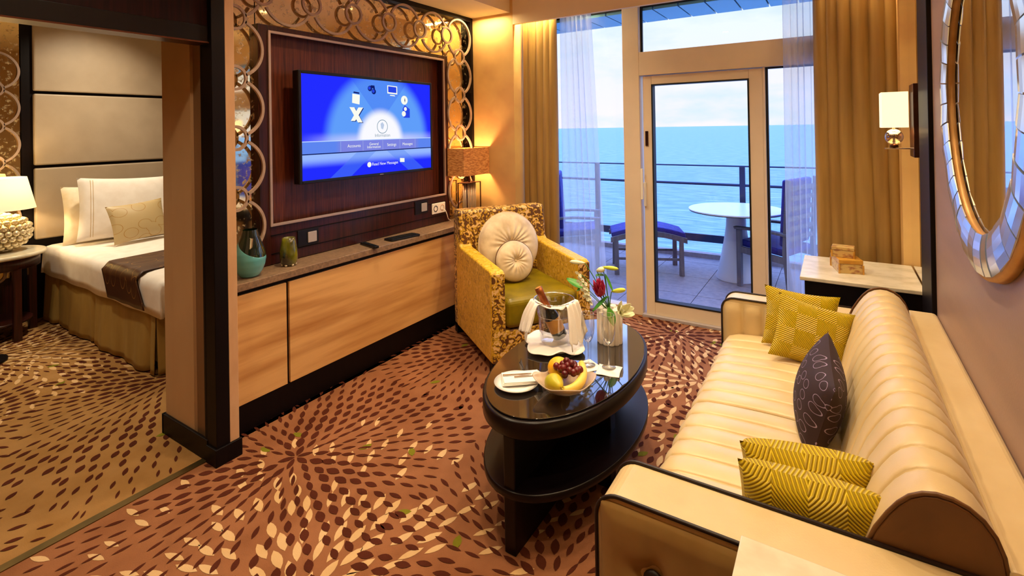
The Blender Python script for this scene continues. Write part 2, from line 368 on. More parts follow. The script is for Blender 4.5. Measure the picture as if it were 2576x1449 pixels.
def chevron(name, a, b, ctr):
    """raised concentric diamond ribs: colour + bump, on local xy of the pillow (UV-less, object coords)"""
    m = bpy.data.materials.new(name); m.use_nodes = True; nt = m.node_tree; p = nt.nodes['Principled BSDF']; p.inputs['Roughness'].default_value = .45
    t = nt.nodes.new('ShaderNodeUVMap'); s = nt.nodes.new('ShaderNodeSeparateXYZ'); nt.links.new(t.outputs[0], s.inputs[0])
    def mth(op, x, y=None):
        k = nt.nodes.new('ShaderNodeMath'); k.operation = op
        for i, q in enumerate((x, y)):
            if q is None: continue
            if isinstance(q, (int, float)): k.inputs[i].default_value = q
            else: nt.links.new(q, k.inputs[i])
        return k.outputs[0]
    ax = mth('PINGPONG', mth('ADD', s.outputs[0], ctr), .25); ay = mth('PINGPONG', s.outputs[1], .25)
    h = mth('SINE', mth('MULTIPLY', mth('ADD', ax, ay), 2*PI*30))
    bu = nt.nodes.new('ShaderNodeBump'); bu.inputs['Strength'].default_value = .7; bu.inputs['Distance'].default_value = .004; nt.links.new(h, bu.inputs['Height']); nt.links.new(bu.outputs[0], p.inputs['Normal'])
    r = nt.nodes.new('ShaderNodeMapRange'); r.inputs[1].default_value = -1; nt.links.new(h, r.inputs[0])
    x = nt.nodes.new('ShaderNodeMix'); x.data_type = 'RGBA'; nt.links.new(r.outputs[0], x.inputs[0]); x.inputs[6].default_value = b; x.inputs[7].default_value = a
    nt.links.new(x.outputs[2], p.inputs['Base Color']); MATS[name] = m
chevron('yellow_rib', lin(226, 194, 0), lin(166, 136, 0), 0)

def rings_mat(name, base, line, scale, w_, rough=.4, rnd=1.0, r0=.30):
    """thin circle outlines scattered over the cloth (voronoi distance band)"""
    m = bpy.data.materials.new(name); m.use_nodes = True; nt = m.node_tree; p = nt.nodes['Principled BSDF']; p.inputs['Roughness'].default_value = rough
    t = nt.nodes.new('ShaderNodeUVMap'); v = nt.nodes.new('ShaderNodeTexVoronoi'); v.voronoi_dimensions = '2D'; v.inputs['Scale'].default_value = scale; v.inputs['Randomness'].default_value = rnd
    nt.links.new(t.outputs[0], v.inputs['Vector'])
    r = nt.nodes.new('ShaderNodeValToRGB'); el = r.color_ramp.elements; el[0].position = r0; el[0].color = base; el[1].position = r0+w_; el[1].color = base
    a = el.new(r0+w_*.3); a.color = line; a = el.new(r0+w_*.7); a.color = line
    nt.links.new(v.outputs['Distance'], r.inputs[0]); nt.links.new(r.outputs[0], p.inputs['Base Color']); MATS[name] = m
rings_mat('plum_rings', lin(40, 14, 22), lin(150, 130, 160), 7, .045, .8, .45, .30)
rings_mat('gold_rings', lin(190, 166, 120), lin(160, 116, 30), 3.0, .035, r0=.34)
rings_mat('brown_rings', lin(66, 32, 14), lin(150, 108, 50), 5, .03)

def sheer(name):
    m = bpy.data.materials.new(name); m.use_nodes = True; nt = m.node_tree; nt.nodes.clear()
    o = nt.nodes.new('ShaderNodeOutputMaterial'); t = nt.nodes.new('ShaderNodeBsdfTransparent'); t.inputs[0].default_value = (.95, .97, 1, 1)
    d = nt.nodes.new('ShaderNodeBsdfTranslucent'); d.inputs[0].default_value = (.86, .90, 1, 1); d2_ = nt.nodes.new('ShaderNodeBsdfDiffuse'); d2_.inputs[0].default_value = (.8, .84, .95, 1)
    a = nt.nodes.new('ShaderNodeMixShader'); a.inputs[0].default_value = .25; nt.links.new(d.outputs[0], a.inputs[1]); nt.links.new(d2_.outputs[0], a.inputs[2])
    x = nt.nodes.new('ShaderNodeMixShader'); x.inputs[0].default_value = .42; nt.links.new(t.outputs[0], x.inputs[1]); nt.links.new(a.outputs[0], x.inputs[2]); nt.links.new(x.outputs[0], o.inputs[0]); MATS[name] = m
sheer('sheer')

def sea_mat():
    m = bpy.data.materials.new('sea'); m.use_nodes = True; nt = m.node_tree; p = nt.nodes['Principled BSDF']
    p.inputs['Roughness'].default_value = .6; p.inputs['Specular IOR Level'].default_value = .12; p.inputs['Base Color'].default_value = lin(96, 196, 226)
    t = nt.nodes.new('ShaderNodeTexCoord'); a = nt.nodes.new('ShaderNodeMapping'); a.inputs['Scale'].default_value = (.02, .10, 1); a.inputs['Rotation'].default_value = (0, 0, .3)
    n = nt.nodes.new('ShaderNodeTexNoise'); n.inputs['Scale'].default_value = 6; n.inputs['Detail'].default_value = 6; nt.links.new(t.outputs['Object'], a.inputs[0]); nt.links.new(a.outputs[0], n.inputs[0])
    r = nt.nodes.new('ShaderNodeValToRGB'); r.color_ramp.elements[0].position = .35; r.color_ramp.elements[1].position = .7; r.color_ramp.elements[0].color = lin(104, 146, 158); r.color_ramp.elements[1].color = lin(158, 186, 188)
    nt.links.new(n.outputs[0], r.inputs[0]); nt.links.new(r.outputs[0], p.inputs['Base Color'])
    b = nt.nodes.new('ShaderNodeBump'); b.inputs['Strength'].default_value = .5; b.inputs['Distance'].default_value = 1.5; nt.links.new(n.outputs[0], b.inputs['Height']); nt.links.new(b.outputs[0], p.inputs['Normal']); MATS['sea'] = m
sea_mat()

def pillow(name, label, cat, c, u, v, w, h, t, mat, group=None, pinch=.10, pw=.55, parent=None, seam=None):
    M = frame_M(c, u, v)
    mb = pillow_mb(w, h, t, M, pinch, 26, pw)
    o = mb.build(name, mat, parent=parent)
    inv = M.inverted(); me = o.data; uv = me.uv_layers.new(name='uv'); ww = WM[o.name]
    for lp in me.loops:
        p = inv @ (ww @ me.vertices[lp.vertex_index].co); uv.data[lp.index].uv = (p.x/w+.5, p.y/h+.5)
    if parent is None: tag(o, label, cat, group)
    if seam:
        pts = []
        K = 80
        for i in range(K):
            s_ = i/K*4; k = int(s_); f = (s_-k)*2-1
            u_, v_ = ((f, -1), (1, f), (-f, 1), (-1, -f))[k]
            pts.append(M @ Vector((w/2*u_*(1-pinch*(1-v_*v_)), h/2*v_*(1-pinch*(1-u_*u_)), 0)))
        MB().tube(pts, .003, 6, closed=True).build('piping', seam, parent=o)
    return o
S = dict(kind='structure')

# ================================================================== SETTING
# floors
def leaf(mb, cx, cy, ang, ln, wd, z, mi, n=5):
    ca, sa = math.cos(ang), math.sin(ang); P = []
    pts = [(-.5, 0)] + [(-.5+i/n, .5*math.sin(PI*i/n)**.8) for i in range(1, n)] + [(.5, 0)] + [(.5-i/n, -.5*math.sin(PI*i/n)**.8) for i in range(1, n)]
    for (a, b) in pts: P.append((cx+ca*a*ln-sa*b*wd, cy+sa*a*ln+ca*b*wd, z))
    mb.add(P, [tuple(range(len(P)))], mi)
def carpet(name, base, x0, x1, y0, y1, brown, cream, lime_n, seed, ext=None):
    rr = random.Random(seed); mb = MB(); mb.box(x0, x1, y0, y1, -.06, 0)
    if ext: mb.box(ext, x0, 1.29, y1, -.06, 0)
    def field(C, others, rmax, z, mi, l0, w0, step0, prob, tight):
        cx, cy = C
        r = l0*.62; k = 0
        while r < rmax:
            n = max(6, int(2*PI*r/(tight*(1+.25*min(r, 1.2)))))
            for i in range(n):
                a = 2*PI*(i+.5*(k % 2))/n+rr.uniform(-.02, .02)
                rad = r+rr.uniform(-.006, .006)
                px, py = cx+rad*math.cos(a), cy+rad*math.sin(a)
                if not (((x0+.03 < px) or (ext and px > ext+.03 and py > 1.32)) and px < x1-.03 and y0+.03 < py < y1-.03): continue
                dd = min([math.hypot(px-o[0], py-o[1]) for o in others] or [9])
                if dd < rad+.01: continue
                if rr.random() > prob(rad): continue
                s = 1-.30*min(1, rad/1.3)+rr.uniform(-.08, .08)
                leaf(mb, px, py, a+rr.uniform(-.06, .06), l0*s*1.0, w0*((.8+.35*math.sin(3*a+r*5)) if mi == 1 else (.85+.12*math.sin(5*a)))*s, z, mi)
            r += step0*(1+.3*min(1, r)); k += 1
    for C in brown: field(C, [b for b in brown if b != C], 1.7, .0018, 1, .078, .036, .066, lambda r: .98, .056)
    for C in cream: field(C, [b for b in cream if b != C], 1.1, .0010, 2, .112, .042, .080, lambda r: max(0, 1.05-r*.7), .068)
    for i in range(lime_n):
        leaf(mb, rr.uniform(x0+.1, x1-.1), rr.uniform(y0+.1, y1-.1), rr.uniform(0, 6), .07, .034, .0014, 3)
    return mb.build(name, [base, 'leaf_brown', 'leaf_cream', 'leaf_lime'], kind='structure', fix=False)
carpet('floor', 'carpet_rose', -2.615, .37, -1.2, 4.26,
       [(-2.27, 1.534), (-1.06, 3.97), (-.857, 1.55), (-1.75, -.1), (-.2, .1), (-2.2, 3.1), (.2, 2.8), (-3.6, .4)],
       [(-1.566, 1.05), (-.75, 3.3), (-.2, -.6), (-2.4, -.6)], 60, 3, -2.965)
carpet('floor', 'carpet_tan', -6.0, -2.655, -1.2, 4.26,
       [(-3.70, 1.66), (-5.3, .95), (-3.3, -.45), (-4.9, -.9), (-5.2, 2.8), (-4.3, .35)], [(-5.0, 1.25), (-3.4, -1.2)], 14, 5)
B(-2.655, -2.615, -1.2, 1.29, -.06, .004).build('trim_1', 'brass', **S)
# ceilings
B(-2.62, .5, -1.2, 4.3, 2.8, 2.86).build('ceiling', 'ceiling_paint', **S)
B(-6.1, -2.62, -1.2, 4.3, 2.72, 2.86).build('ceiling', 'ceiling_paint', **S)
B(-3.0, -2.45, 1.3, 3.85, 2.65, 2.80).build('trim_2', 'ceiling_paint', **S)
# partition between the rooms (carries the tv wall)
B(-3.06, -2.965, 1.30, 4.3, 0, 2.72).build('wall_left', 'partition_paint', **S)
B(-2.965, -2.76, 1.30, 1.36, 0, 2.65).build('trim_3', 'partition_paint', **S)
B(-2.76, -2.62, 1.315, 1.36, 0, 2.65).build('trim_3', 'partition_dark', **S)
B(-3.075, -2.61, 1.285, 1.30, 0, .105).build('baseboard_left', 'black_wood', bevel=.003, **S)
B(-3.075, -3.06, 1.285, 4.2, 0, .105).build('baseboard_bedroom', 'black_wood', **S)
mb = MB(); mb.box(-2.62, -2.53, 1.29, 1.355, 0, 2.65); mb.box(-2.64, -2.62, 1.29, 1.315, 0, 2.05); mb.box(-2.615, -2.52, 1.28, 1.41, 0, .085)
mb.build('trim_4', 'black_wood', bevel=.003, **S)
B(-2.66, -2.532, 1.355, 1.402, .0, 2.65).build('trim_5', 'cream_trim', bevel=.003, **S)
# header over the opening
B(-2.645, -2.565, -1.2, 1.29, 2.05, 2.8).build('wall_header', 'header_wood', **S)
B(-2.65, -2.555, -1.2, 1.29, 2.045, 2.125).build('trim_6', 'black_wood', bevel=.003, **S)
B(-2.66, -2.55, -1.2, 1.29, 2.04, 2.047).build('trim_7', 'bronze', **S)
# short cream wall beside the tv wall + curtain pelmet
B(-3.0, -2.42, 3.85, 4.26, 0, 2.8).build('wall_back', 'cream_wall', **S)
B(-2.42, .5, 3.85, 3.885, 2.54, 2.8).build('trim_8', 'ceiling_paint', **S)
# right wall
B(.37, .5, -1.2, 2.9, 0, 2.8).build('wall_right', 'beige_panel', **S)
B(.352, .5, 2.9, 3.2, 0, 2.8).build('trim_9', 'black_wood', bevel=.003, **S)
B(.385, .5, 3.2, 4.4, 0, 2.8).build('wall_right', 'cream_wall', **S)
B(.335, .385, 3.80, 4.26, 0, 2.8).build('trim_10', 'cream_wall', **S)
B(.24, .37, -.5, 2.9, 2.56, 2.585).build('trim_13', 'ceiling_paint', **S)  # unseen ledge, added to carry the ceiling fill strip
# unseen ends of both rooms
B(-6.1, .5, -1.3, -1.2, 0, 2.86).build('wall_rear', 'cream_wall', **S)
B(-6.1, -6.0, -1.2, 4.3, 0, 2.86).build('wall_bedroom', 'mahogany', **S)
B(-6.1, -3.06, 4.26, 4.36, 0, 2.86).build('wall_bedroom', 'cream_wall', **S)

# ---- window wall (Y 4.26..4.34)
def frame_rect(mb, x0, x1, z0, z1, wl, wr, wb, wt, y0, y1):
    if wl: mb.box(x0, x0+wl, y0, y1, z0, z1)
    if wr: mb.box(x1-wr, x1, y0, y1, z0, z1)
    if wb: mb.box(x0+wl, x1-wr, y0, y1, z0, z0+wb)
    if wt: mb.box(x0+wl, x1-wr, y0, y1, z1-wt, z1)
mb = MB(); mb.box(-1.54, -1.395, 4.22, 4.34, 0, 2.8); mb.box(-3.0, -2.42, 4.26, 4.34, 0, 2.8); mb.box(-2.42, -1.54, 4.24, 4.34, 0, .05); mb.box(-2.42, -1.54, 4.24, 4.34, 2.72, 2.8)
w1 = mb.build('window_1', 'white_frame', bevel=.004, **S)
B(-2.42, -1.54, 4.30, 4.306, .05, 2.72).build('pane', 'pane', parent=w1)
mb = MB(); mb.box(-1.395, .5, 4.22, 4.34, 2.035, 2.235); mb.box(-1.395, .5, 4.24, 4.34, 2.74, 2.8)
w2 = mb.build('window_2', 'white_frame', bevel=.004, **S)
mb = MB(); frame_rect(mb, -1.395, .45, 2.235, 2.74, .016, .012, .004, .012, 4.275, 4.30); mb.build('gasket', 'gasket', parent=w2)
B(-1.38, .44, 4.30, 4.306, 2.238, 2.73).build('pane', 'pane', parent=w2)
# door
mb = MB(); frame_rect(mb, -1.370, -.452, .02, 2.03, .075, .095, .112, .075, 4.235, 4.30)
d1 = mb.build('door_1', 'white_frame', bevel=.004, **S)
mb = MB(); frame_rect(mb, -1.297, -.545, .130, 1.957, .012, .012, .012, .010, 4.232, 4.302); mb.build('gasket', 'gasket', parent=d1)
B(-1.29, -.55, 4.268, 4.274, .14, 1.95).build('pane', 'pane', parent=d1)
mb = MB(); mb.prism(round_rect(-1.385, -1.368, .99, 1.25, (.006,)*4, 3), 'y', 4.185, 4.205); mb.box(-1.383, -1.370, 4.205, 4.235, 1.09, 1.12); mb.box(-1.372, -1.352, 4.222, 4.236, .93, 1.13)
mb.build('door_handle', 'white_plastic', parent=d1, bevel=.002)
B(-1.352, -1.328, 4.226, 4.236, 1.44, 1.565).build('door_label', 'bronze', parent=d1, bevel=.002)
B(-1.395, -.10, 4.20, 4.34, -.005, .022).build('trim_11', 'switch_grey', bevel=.003, **S)
mb = MB(); mb.box(-.452, -.435, 4.235, 4.34, .02, 2.035); mb.box(-.435, .5, 4.235, 4.34, 0, .09)
w3 = mb.build('window_3', 'white_frame', bevel=.003, **S)
mb = MB(); frame_rect(mb, -.435, .44, .09, 2.035, .016, .012, .012, .012, 4.26, 4.30); mb.build('gasket', 'gasket', parent=w3)
B(-.42, .43, 4.30, 4.306, .10, 2.03).build('pane', 'pane', parent=w3)

# ---- balcony shell
mb = MB(); mb.box(-5.5, 4, 4.34, 6.45, -.06, -.004, 1)
for i in range(-9, 7):
    for j in range(4):
        x = i*.6+.08; y = 4.35+j*.6
        mb.box(x+.003, x+.597, y+.003, min(y+.597, 6.4), -.004, .004, 0)
mb.build('floor', ['bal_tile', 'grout'], **S)
B(-5.5, 4, 6.40, 6.50, -.06, .06).build('trim_12', 'bal_tile', bevel=.004, **S)
mb = MB()
for i in range(-24, 20):
    x = i*.212-.02; mb.box(x+.006, x+.206, 4.30, 4.80, 2.60, 2.625, 0)
mb.box(-5.5, 4, 4.28, 4.79, 2.625, 2.70, 1)
mb.build('ceiling', ['soffit_metal', 'gasket'], **S)
rl = thing('balcony_railing', 'blue grey metal balcony railing along the sea with two rails and a glass infill', 'railing', (-1, 6.42, .06))
mb = MB(); mb.cyl((-5.5, 6.42, 1.122), (4, 6.42, 1.122), .009, n=10); mb.build('top_rail', 'rail_metal', parent=rl)
mb = MB(); mb.cyl((-5.5, 6.42, .905), (4, 6.42, .895), .016, n=10); mb.build('middle_rail', 'rail_metal', parent=rl)
mb = MB(); mb.box(-5.5, 4, 6.41, 6.43, .20, .29); mb.build('bottom_board', 'rail_metal', parent=rl)
for x in (-4.5, -2.72, -.915, .9, 2.7): B(x-.03, x+.03, 6.40, 6.44, .06, 1.12).build('post', 'rail_metal', parent=rl, bevel=.003)
B(-5.5, 4, 6.448, 6.456, .12, 1.10).build('glass_panel', 'pane', parent=rl)
# sea, far below
mb = MB(); mb.add([(-40000, 12, 0), (40000, 12, 0), (40000, 45000, 0), (-40000, 45000, 0)], [(0, 1, 2, 3)])
sea = mb.build('sea', 'sea', org=(0, 12, 0), kind='structure'); sea.location = (0, 12, -24)
# hull deck edge beneath the balcony is not visible

# ================================================================== TV WALL
tw = thing('media_wall_panel', 'dark mahogany framed wall panel around the television above the console', 'wall panel', (-2.9, 2.6, .8))
mb = MB(); X0, X1 = -2.94, -2.88
mb.box(X0, X1, 1.735, 1.80, .805, 2.255); mb.box(X0, X1, 3.425, 3.485, .805, 2.255); mb.box(X0, X1, 1.80, 3.425, 2.215, 2.255); mb.box(X0, X1, 1.80, 3.425, .805, 1.04)
mb.build('frame', 'mahogany', parent=tw, bevel=.003)
B(-2.962, -2.95, 1.79, 3.43, 1.03, 2.225).build('recess_panel', 'mahogany_panel', parent=tw)
mb = MB()
def bead(mb, y0, y1, z0, z1, w_, xa, xb):
    mb.box(xa, xb, y0, y0+w_, z0, z1); mb.box(xa, xb, y1-w_, y1, z0, z1); mb.box(xa, xb, y0+w_, y1-w_, z0, z0+w_); mb.box(xa, xb, y0+w_, y1-w_, z1-w_, z1)
bead(mb, 1.795, 3.430, 1.035, 2.222, .016, -2.885, -2.868); mb.build('bead', 'bead_metal', parent=tw, bevel=.002)
mb = MB(); mb.box(-2.88, -2.874, 1.80, 3.43, .978, .984); mb.box(-2.88, -2.875, 1.80, 3.43, .868, .872); mb.build('groove_lip', 'black_wood', parent=tw)
# switches and sockets
def switch(nm, y, z, lab, plate_w=.20, kind=0):
    t = thing(nm, lab, 'switch', (-2.88, y, z))
    if kind == 0:
        B(-2.88, -2.872, y-.10, y+.055, z-.05, z+.055).build('plate', 'black_plastic', parent=t, bevel=.003)
        B(-2.872, -2.864, y-.03, y+.035, z-.033, z+.035).build('rocker', 'switch_grey', parent=t, bevel=.003)
    else:
        B(-2.88, -2.870, y-.085, y+.085, z-.045, z+.045).build('plate', 'white_plastic', parent=t, bevel=.004)
        for dy in (-.042, .042):
            q = Matrix.Translation((-2.870, y+dy, z)) @ Matrix.Rotation(PI/2, 4, 'Y')
            MB().lathe([(.026, -.001), (.026, .002), (.021, .002), (.019, -.002)], n=20, M=q, caps=True).build('socket_hole', 'cream_trim' if dy > 0 else 'gasket', parent=t)
    return t
switch('light_switch', 2.077, .925, 'grey square light switch on a black plate nearest the green glass vase')
switch('light_switch', 3.14, .968, 'grey square light switch on a black plate beside the white socket')
switch('wall_socket', 3.33, .935, 'white double wall socket with a cable plugged in by the armchair', kind=1)
tag(MB().tube([(-2.862, 3.37, .925), (-2.845, 3.385, .91), (-2.84, 3.40, .87), (-2.845, 3.42, .83), (-2.85, 3.46, .812)], .0035, 6).build('power_cable', 'white_plastic'), 'white lamp cable hanging from the wall socket', 'cable')

# fretwork mirror
def ring_pts(cy, cz, R, X, hole=None, n=64):
    P = []; run = []
    for i in range(n+1):
        a = 2*PI*i/n+.0; y = cy+R*math.cos(a); z = cz+R*math.sin(a)
        if hole and any(math.hypot(y-h[0], z-h[1]) < h[2] for h in hole):
            if len(run) > 1: P.append(run)
            run = []
        else: run.append((y, z))
    if len(run) > 1: P.append(run)
    return P
def ribbon(mb, run, X0, X1, w_, ctr, R):
    n = len(run); vs_ = []; fs = []
    for (y, z) in run:
        dy, dz = (y-ctr[0])/R, (z-ctr[1])/R
        for (x, k) in ((X0, -1), (X1, -1), (X1, 1), (X0, 1)): vs_.append((x, y+dy*k*w_/2, z+dz*k*w_/2))
    for i in range(n-1):
        for k in range(4): fs.append((i*4+k, (i+1)*4+k, (i+1)*4+(k+1) % 4, i*4+(k+1) % 4))
    fs.append((0, 1, 2, 3)); fs.append(((n-1)*4+3, (n-1)*4+2, (n-1)*4+1, (n-1)*4)); mb.add(vs_, fs, 0, False)
def fret(mb, bigs, smalls, X0, X1, Rb, Rs, w_=.017, clipz=None):
    hs = [(a, b, Rs) for a, b in smalls]
    for c in bigs:
        for run in ring_pts(c[0], c[1], Rb, X0, hs):
            if clipz: run = [p for p in run if p[1] > clipz]
            if len(run) > 1: ribbon(mb, run, X0, X1, w_, c, Rb)
    for c in smalls:
        run = ring_pts(c[0], c[1], Rs, X0)[0]
        if clipz: run = [p for p in run if p[1] > clipz]
        if len(run) > 1: ribbon(mb, run, X0, X1, w_, c, Rs)
fm = thing('fretwork_mirror', 'gold antique mirror with linked ring fretwork framing the television panel', 'mirror', (-2.92, 2.6, .8))
mb = MB(); mb.box(-2.935, -2.925, 1.405, 1.74, .805, 2.62); mb.box(-2.935, -2.925, 3.48, 3.83, .805, 2.62); mb.box(-2.935, -2.925, 1.74, 3.48, 2.25, 2.62)
mb.build('mirror_glass', 'antique_mirror', parent=fm)
mb = MB(); mb.box(-2.94, -2.868, 3.815, 3.85, .805, 2.65); mb.box(-2.94, -2.868, 1.402, 3.815, 2.61, 2.65); mb.build('outer_frame', 'black_wood', parent=fm, bevel=.002)
p_ = .342; zt = 2.437; y0 = 1.59
bigs = [(y0+p_*i, zt) for i in range(7)]; smalls = [(y0+p_*(i+.5), zt) for i in range(6)]
for i in range(1, 5): bigs += [(y0, zt-.345*i), (y0+6*p_, zt-.345*i)]
for i in range(5): smalls += [(y0, zt-.345*(i+.5)), (y0+6*p_, zt-.345*(i+.5))]
mb = MB(); fret(mb, bigs, smalls, -2.8795, -2.864, .166, .066, .016, .82); mb.build('fretwork', 'fret_paint', parent=fm)
for y in (3.475, 1.745): B(-2.925, -2.921, y-.001, y+.001, 2.255, 2.61).build('glass_joint', 'gasket', parent=fm)

# television
tv = thing('television', 'large flat screen television showing a blue menu on the mahogany panel', 'television', (-2.85, 2.56, 1.28))
TY0, TY1, TZ0, TZ1 = 1.945, 3.178, 1.277, 1.992; TX = -2.80
mb = MB(); mb.box(-2.86, -2.805, TY0, TY1, TZ0, TZ1); mb.build('housing', 'black_plastic', parent=tv, bevel=.006)
mb = MB(); bead(mb, TY0, TY1, TZ0, TZ1, .021, -2.806, TX+.003); mb.build('bezel', 'black_plastic', parent=tv, bevel=.004)
mb = MB(); mb.box(-2.95, -2.86, 2.3, 2.8, 1.45, 1.85); mb.build('wall_bracket', 'gasket', parent=tv)
B(TX+.0032, TX+.0042, 2.60, 2.635, 1.285, 1.289).build('maker_badge', 'switch_grey', parent=tv); B(TX+.0032, TX+.0042, 2.80, 2.83, 1.982, 1.986).build('indicator_mark', 'switch_grey', parent=tv)
SY0, SY1, SZ0, SZ1 = TY0+.02, TY1-.02, TZ0+.02, TZ1-.02
def screen_mat():
    m = bpy.data.materials.new('screen_glow'); m.use_nodes = True; nt = m.node_tree; nt.nodes.clear()
    o = nt.nodes.new('ShaderNodeOutputMaterial'); em = nt.nodes.new('ShaderNodeEmission'); nt.links.new(em.outputs[0], o.inputs[0])
    t = nt.nodes.new('ShaderNodeUVMap'); s = nt.nodes.new('ShaderNodeSeparateXYZ'); nt.links.new(t.outputs[0], s.inputs[0])
    def mt(op, *a):
        k = nt.nodes.new('ShaderNodeMath'); k.operation = op
        for i, q in enumerate(a):
            if isinstance(q, (int, float)): k.inputs[i].default_value = q
            else: nt.links.new(q, k.inputs[i])
        return k.outputs[0]
    def mixc(f, a, b):
        k = nt.nodes.new('ShaderNodeMix'); k.data_type = 'RGBA'; nt.links.new(f, k.inputs[0])
        for i, q in ((6, a), (7, b)):
            if isinstance(q, tuple): k.inputs[i].default_value = q
            else: nt.links.new(q, k.inputs[i])
        return k.outputs[2]
    def ss(x, a, b):
        if a > b: return mt('SUBTRACT', 1.0, ss(x, b, a))
        k = nt.nodes.new('ShaderNodeMapRange'); k.interpolation_type = 'SMOOTHSTEP'; k.inputs[1].default_value = a; k.inputs[2].default_value = b; nt.links.new(x, k.inputs[0]); return k.outputs[0]
    U = mt('MULTIPLY', mt('SUBTRACT', s.outputs[0], .55), 1.78); V = mt('SUBTRACT', s.outputs[1], .36)
    d = mt('SQRT', mt('ADD', mt('MULTIPLY', U, U), mt('MULTIPLY', V, V)))
    deep, mid, lite, wht = lin(34, 44, 255), lin(96, 158, 250), lin(150, 190, 255), lin(250, 250, 255)
    c = mixc(ss(d, .62, .78), mid, deep)
    ray = mt('ABSOLUTE', mt('SUBTRACT', U, mt('MULTIPLY', mt('SUBTRACT', s.outputs[1], .62), .9))); rr_ = mt('ABSOLUTE', mt('ADD', U, mt('MULTIPLY', mt('SUBTRACT', s.outputs[1], .62), .9)))
    top = mt('MULTIPLY', ss(s.outputs[1], .60, .70), ss(mt('MINIMUM', ray, rr_), .02, .0))
    wedge = mt('MULTIPLY', mt('LESS_THAN', mt('ABSOLUTE', U), mt('MULTIPLY', mt('SUBTRACT', s.outputs[1], .55), .9)), .35)
    c = mixc(wedge, c, lin(52, 96, 240))
    c = mixc(mt('MULTIPLY', ss(V, .10, .0), ss(d, 1.1, .3)), c, lin(190, 200, 255))
    c = mixc(ss(d, .36, .25), c, wht)
    V2 = mt('SUBTRACT', .23, s.outputs[1]); low = mixc(ss(V2, .02, .13), lin(150, 184, 255), deep)
    fan = mt('LESS_THAN', mt('ABSOLUTE', mt('SUBTRACT', mt('ABSOLUTE', U), mt('ADD', .22, mt('MULTIPLY', V2, 1.4)))), .13); low = mixc(mt('MULTIPLY', fan, .4), low, lin(80, 130, 240))
    band = mixc(ss(mt('ABSOLUTE', U), .62, .50), lin(94, 134, 240), lin(124, 132, 226))
    c = mixc(mt('GREATER_THAN', s.outputs[1], .36), band, c)
    c = mixc(mt('GREATER_THAN', s.outputs[1], .243), low, c)
    c = mixc(mt('LESS_THAN', mt('ABSOLUTE', mt('SUBTRACT', s.outputs[1], .243)), .005), c, lin(20, 30, 90))
    c = mixc(mt('LESS_THAN', mt('ABSOLUTE', mt('SUBTRACT', s.outputs[1], .362)), .004), c, lin(190, 215, 255))
    nt.links.new(c, em.inputs[0]); em.inputs[1].default_value = 1.0; MATS['screen_glow'] = m
screen_mat()
def emi(name, col, st=1.0):
    m = bpy.data.materials.new(name); m.use_nodes = True; nt = m.node_tree; nt.nodes.clear(); o = nt.nodes.new('ShaderNodeOutputMaterial'); em = nt.nodes.new('ShaderNodeEmission'); em.inputs[0].default_value = col; em.inputs[1].default_value = st; nt.links.new(em.outputs[0], o.inputs[0]); MATS[name] = m
emi('pix_white', lin(250, 252, 240)); emi('pix_navy', lin(16, 30, 110)); emi('pix_blue', lin(40, 70, 230)); emi('pix_grey', lin(120, 150, 170))
mb = MB(); mb.add([(TX, SY0, SZ0), (TX, SY1, SZ0), (TX, SY1, SZ1), (TX, SY0, SZ1)], [(0, 1, 2, 3)])
so = mb.build('screen', 'screen_glow', parent=tv, fix=False); uv = so.data.uv_layers.new(name='uv')
for lp, q in zip(so.data.loops, ((0,0),(1,0),(1,1),(0,1))): uv.data[lp.index].uv = q
def sp(u, v): return (SY0+u*(SY1-SY0), SZ0+v*(SZ1-SZ0))
SX = TX+.0012
def flat(mb, poly, mi=0, dx=0):
    mb.add([(SX+dx, *sp(*p)) for p in poly], [tuple(range(len(poly)))], mi)
def disc(cu, cv, r, n=24, ry=None): return [(cu+r*math.cos(2*PI*i/n), cv+(ry or r*1.72)*math.sin(2*PI*i/n)) for i in range(n)]
PIX = ['pix_white', 'pix_navy', 'pix_blue', 'pix_grey', 'pix_pale']
emi('pix_pale', lin(190, 205, 230))
def icon(*items):
    ic = MB()
    for it in items: flat(ic, *it)
    return ic.build('screen_icon', PIX, parent=tv, fix=False)
xm = []
for dx, k in ((0, 1), (.0006, 0)):
    o_ = .006 if k else 0
    xm += [([(.31+o_, .70-o_), (.345+o_, .70-o_), (.405+o_, .545-o_), (.37+o_, .545-o_)], k, dx), ([(.375+o_, .70-o_), (.41+o_, .70-o_), (.35+o_, .56-o_), (.318+o_, .56-o_)], k, dx+.0002)]
icon(*xm)
icon(([(.333, .84), (.388, .83), (.384, .73), (.330, .745)], 0), ([(.342, .862), (.384, .855), (.382, .84), (.340, .846)], 1, .0005))
icon((disc(.465, .905, .017), 1), (disc(.461, .909, .010), 2, .0005), (disc(.495, .875, .017), 1), (disc(.491, .879, .010), 2, .0005), ([(.47, .94), (.50, .94), (.505, .90), (.475, .915)], 1, .0003))
icon(([(.605, .955), (.69, .95), (.69, .86), (.605, .865)], 0), ([(.612, .945), (.682, .94), (.682, .875), (.612, .88)], 2, .0006), ([(.63, .852), (.665, .85), (.672, .838), (.625, .842)], 0))
icon((disc(.752, .80, .030), 0), ([(.752, .80), (.756, .83), (.76, .80), (.757, .77)], 1, .0006))
icon(([(.735, .70), (.755, .745), (.80, .70), (.80, .60), (.745, .60)], 2), (disc(.745, .645, .018), 0, .0005), (disc(.76, .70, .013), 0, .0006))
d1_ = disc(.56, .50, .044, 32); d2__ = disc(.56, .50, .040, 32)
icon(*([([d1_[i], d1_[(i+1) % 32], d2__[(i+1) % 32], d2__[i]], 3) for i in range(32)]+[([(.545, .53), (.56, .55), (.575, .52), (.565, .47), (.55, .48)], 4)]))
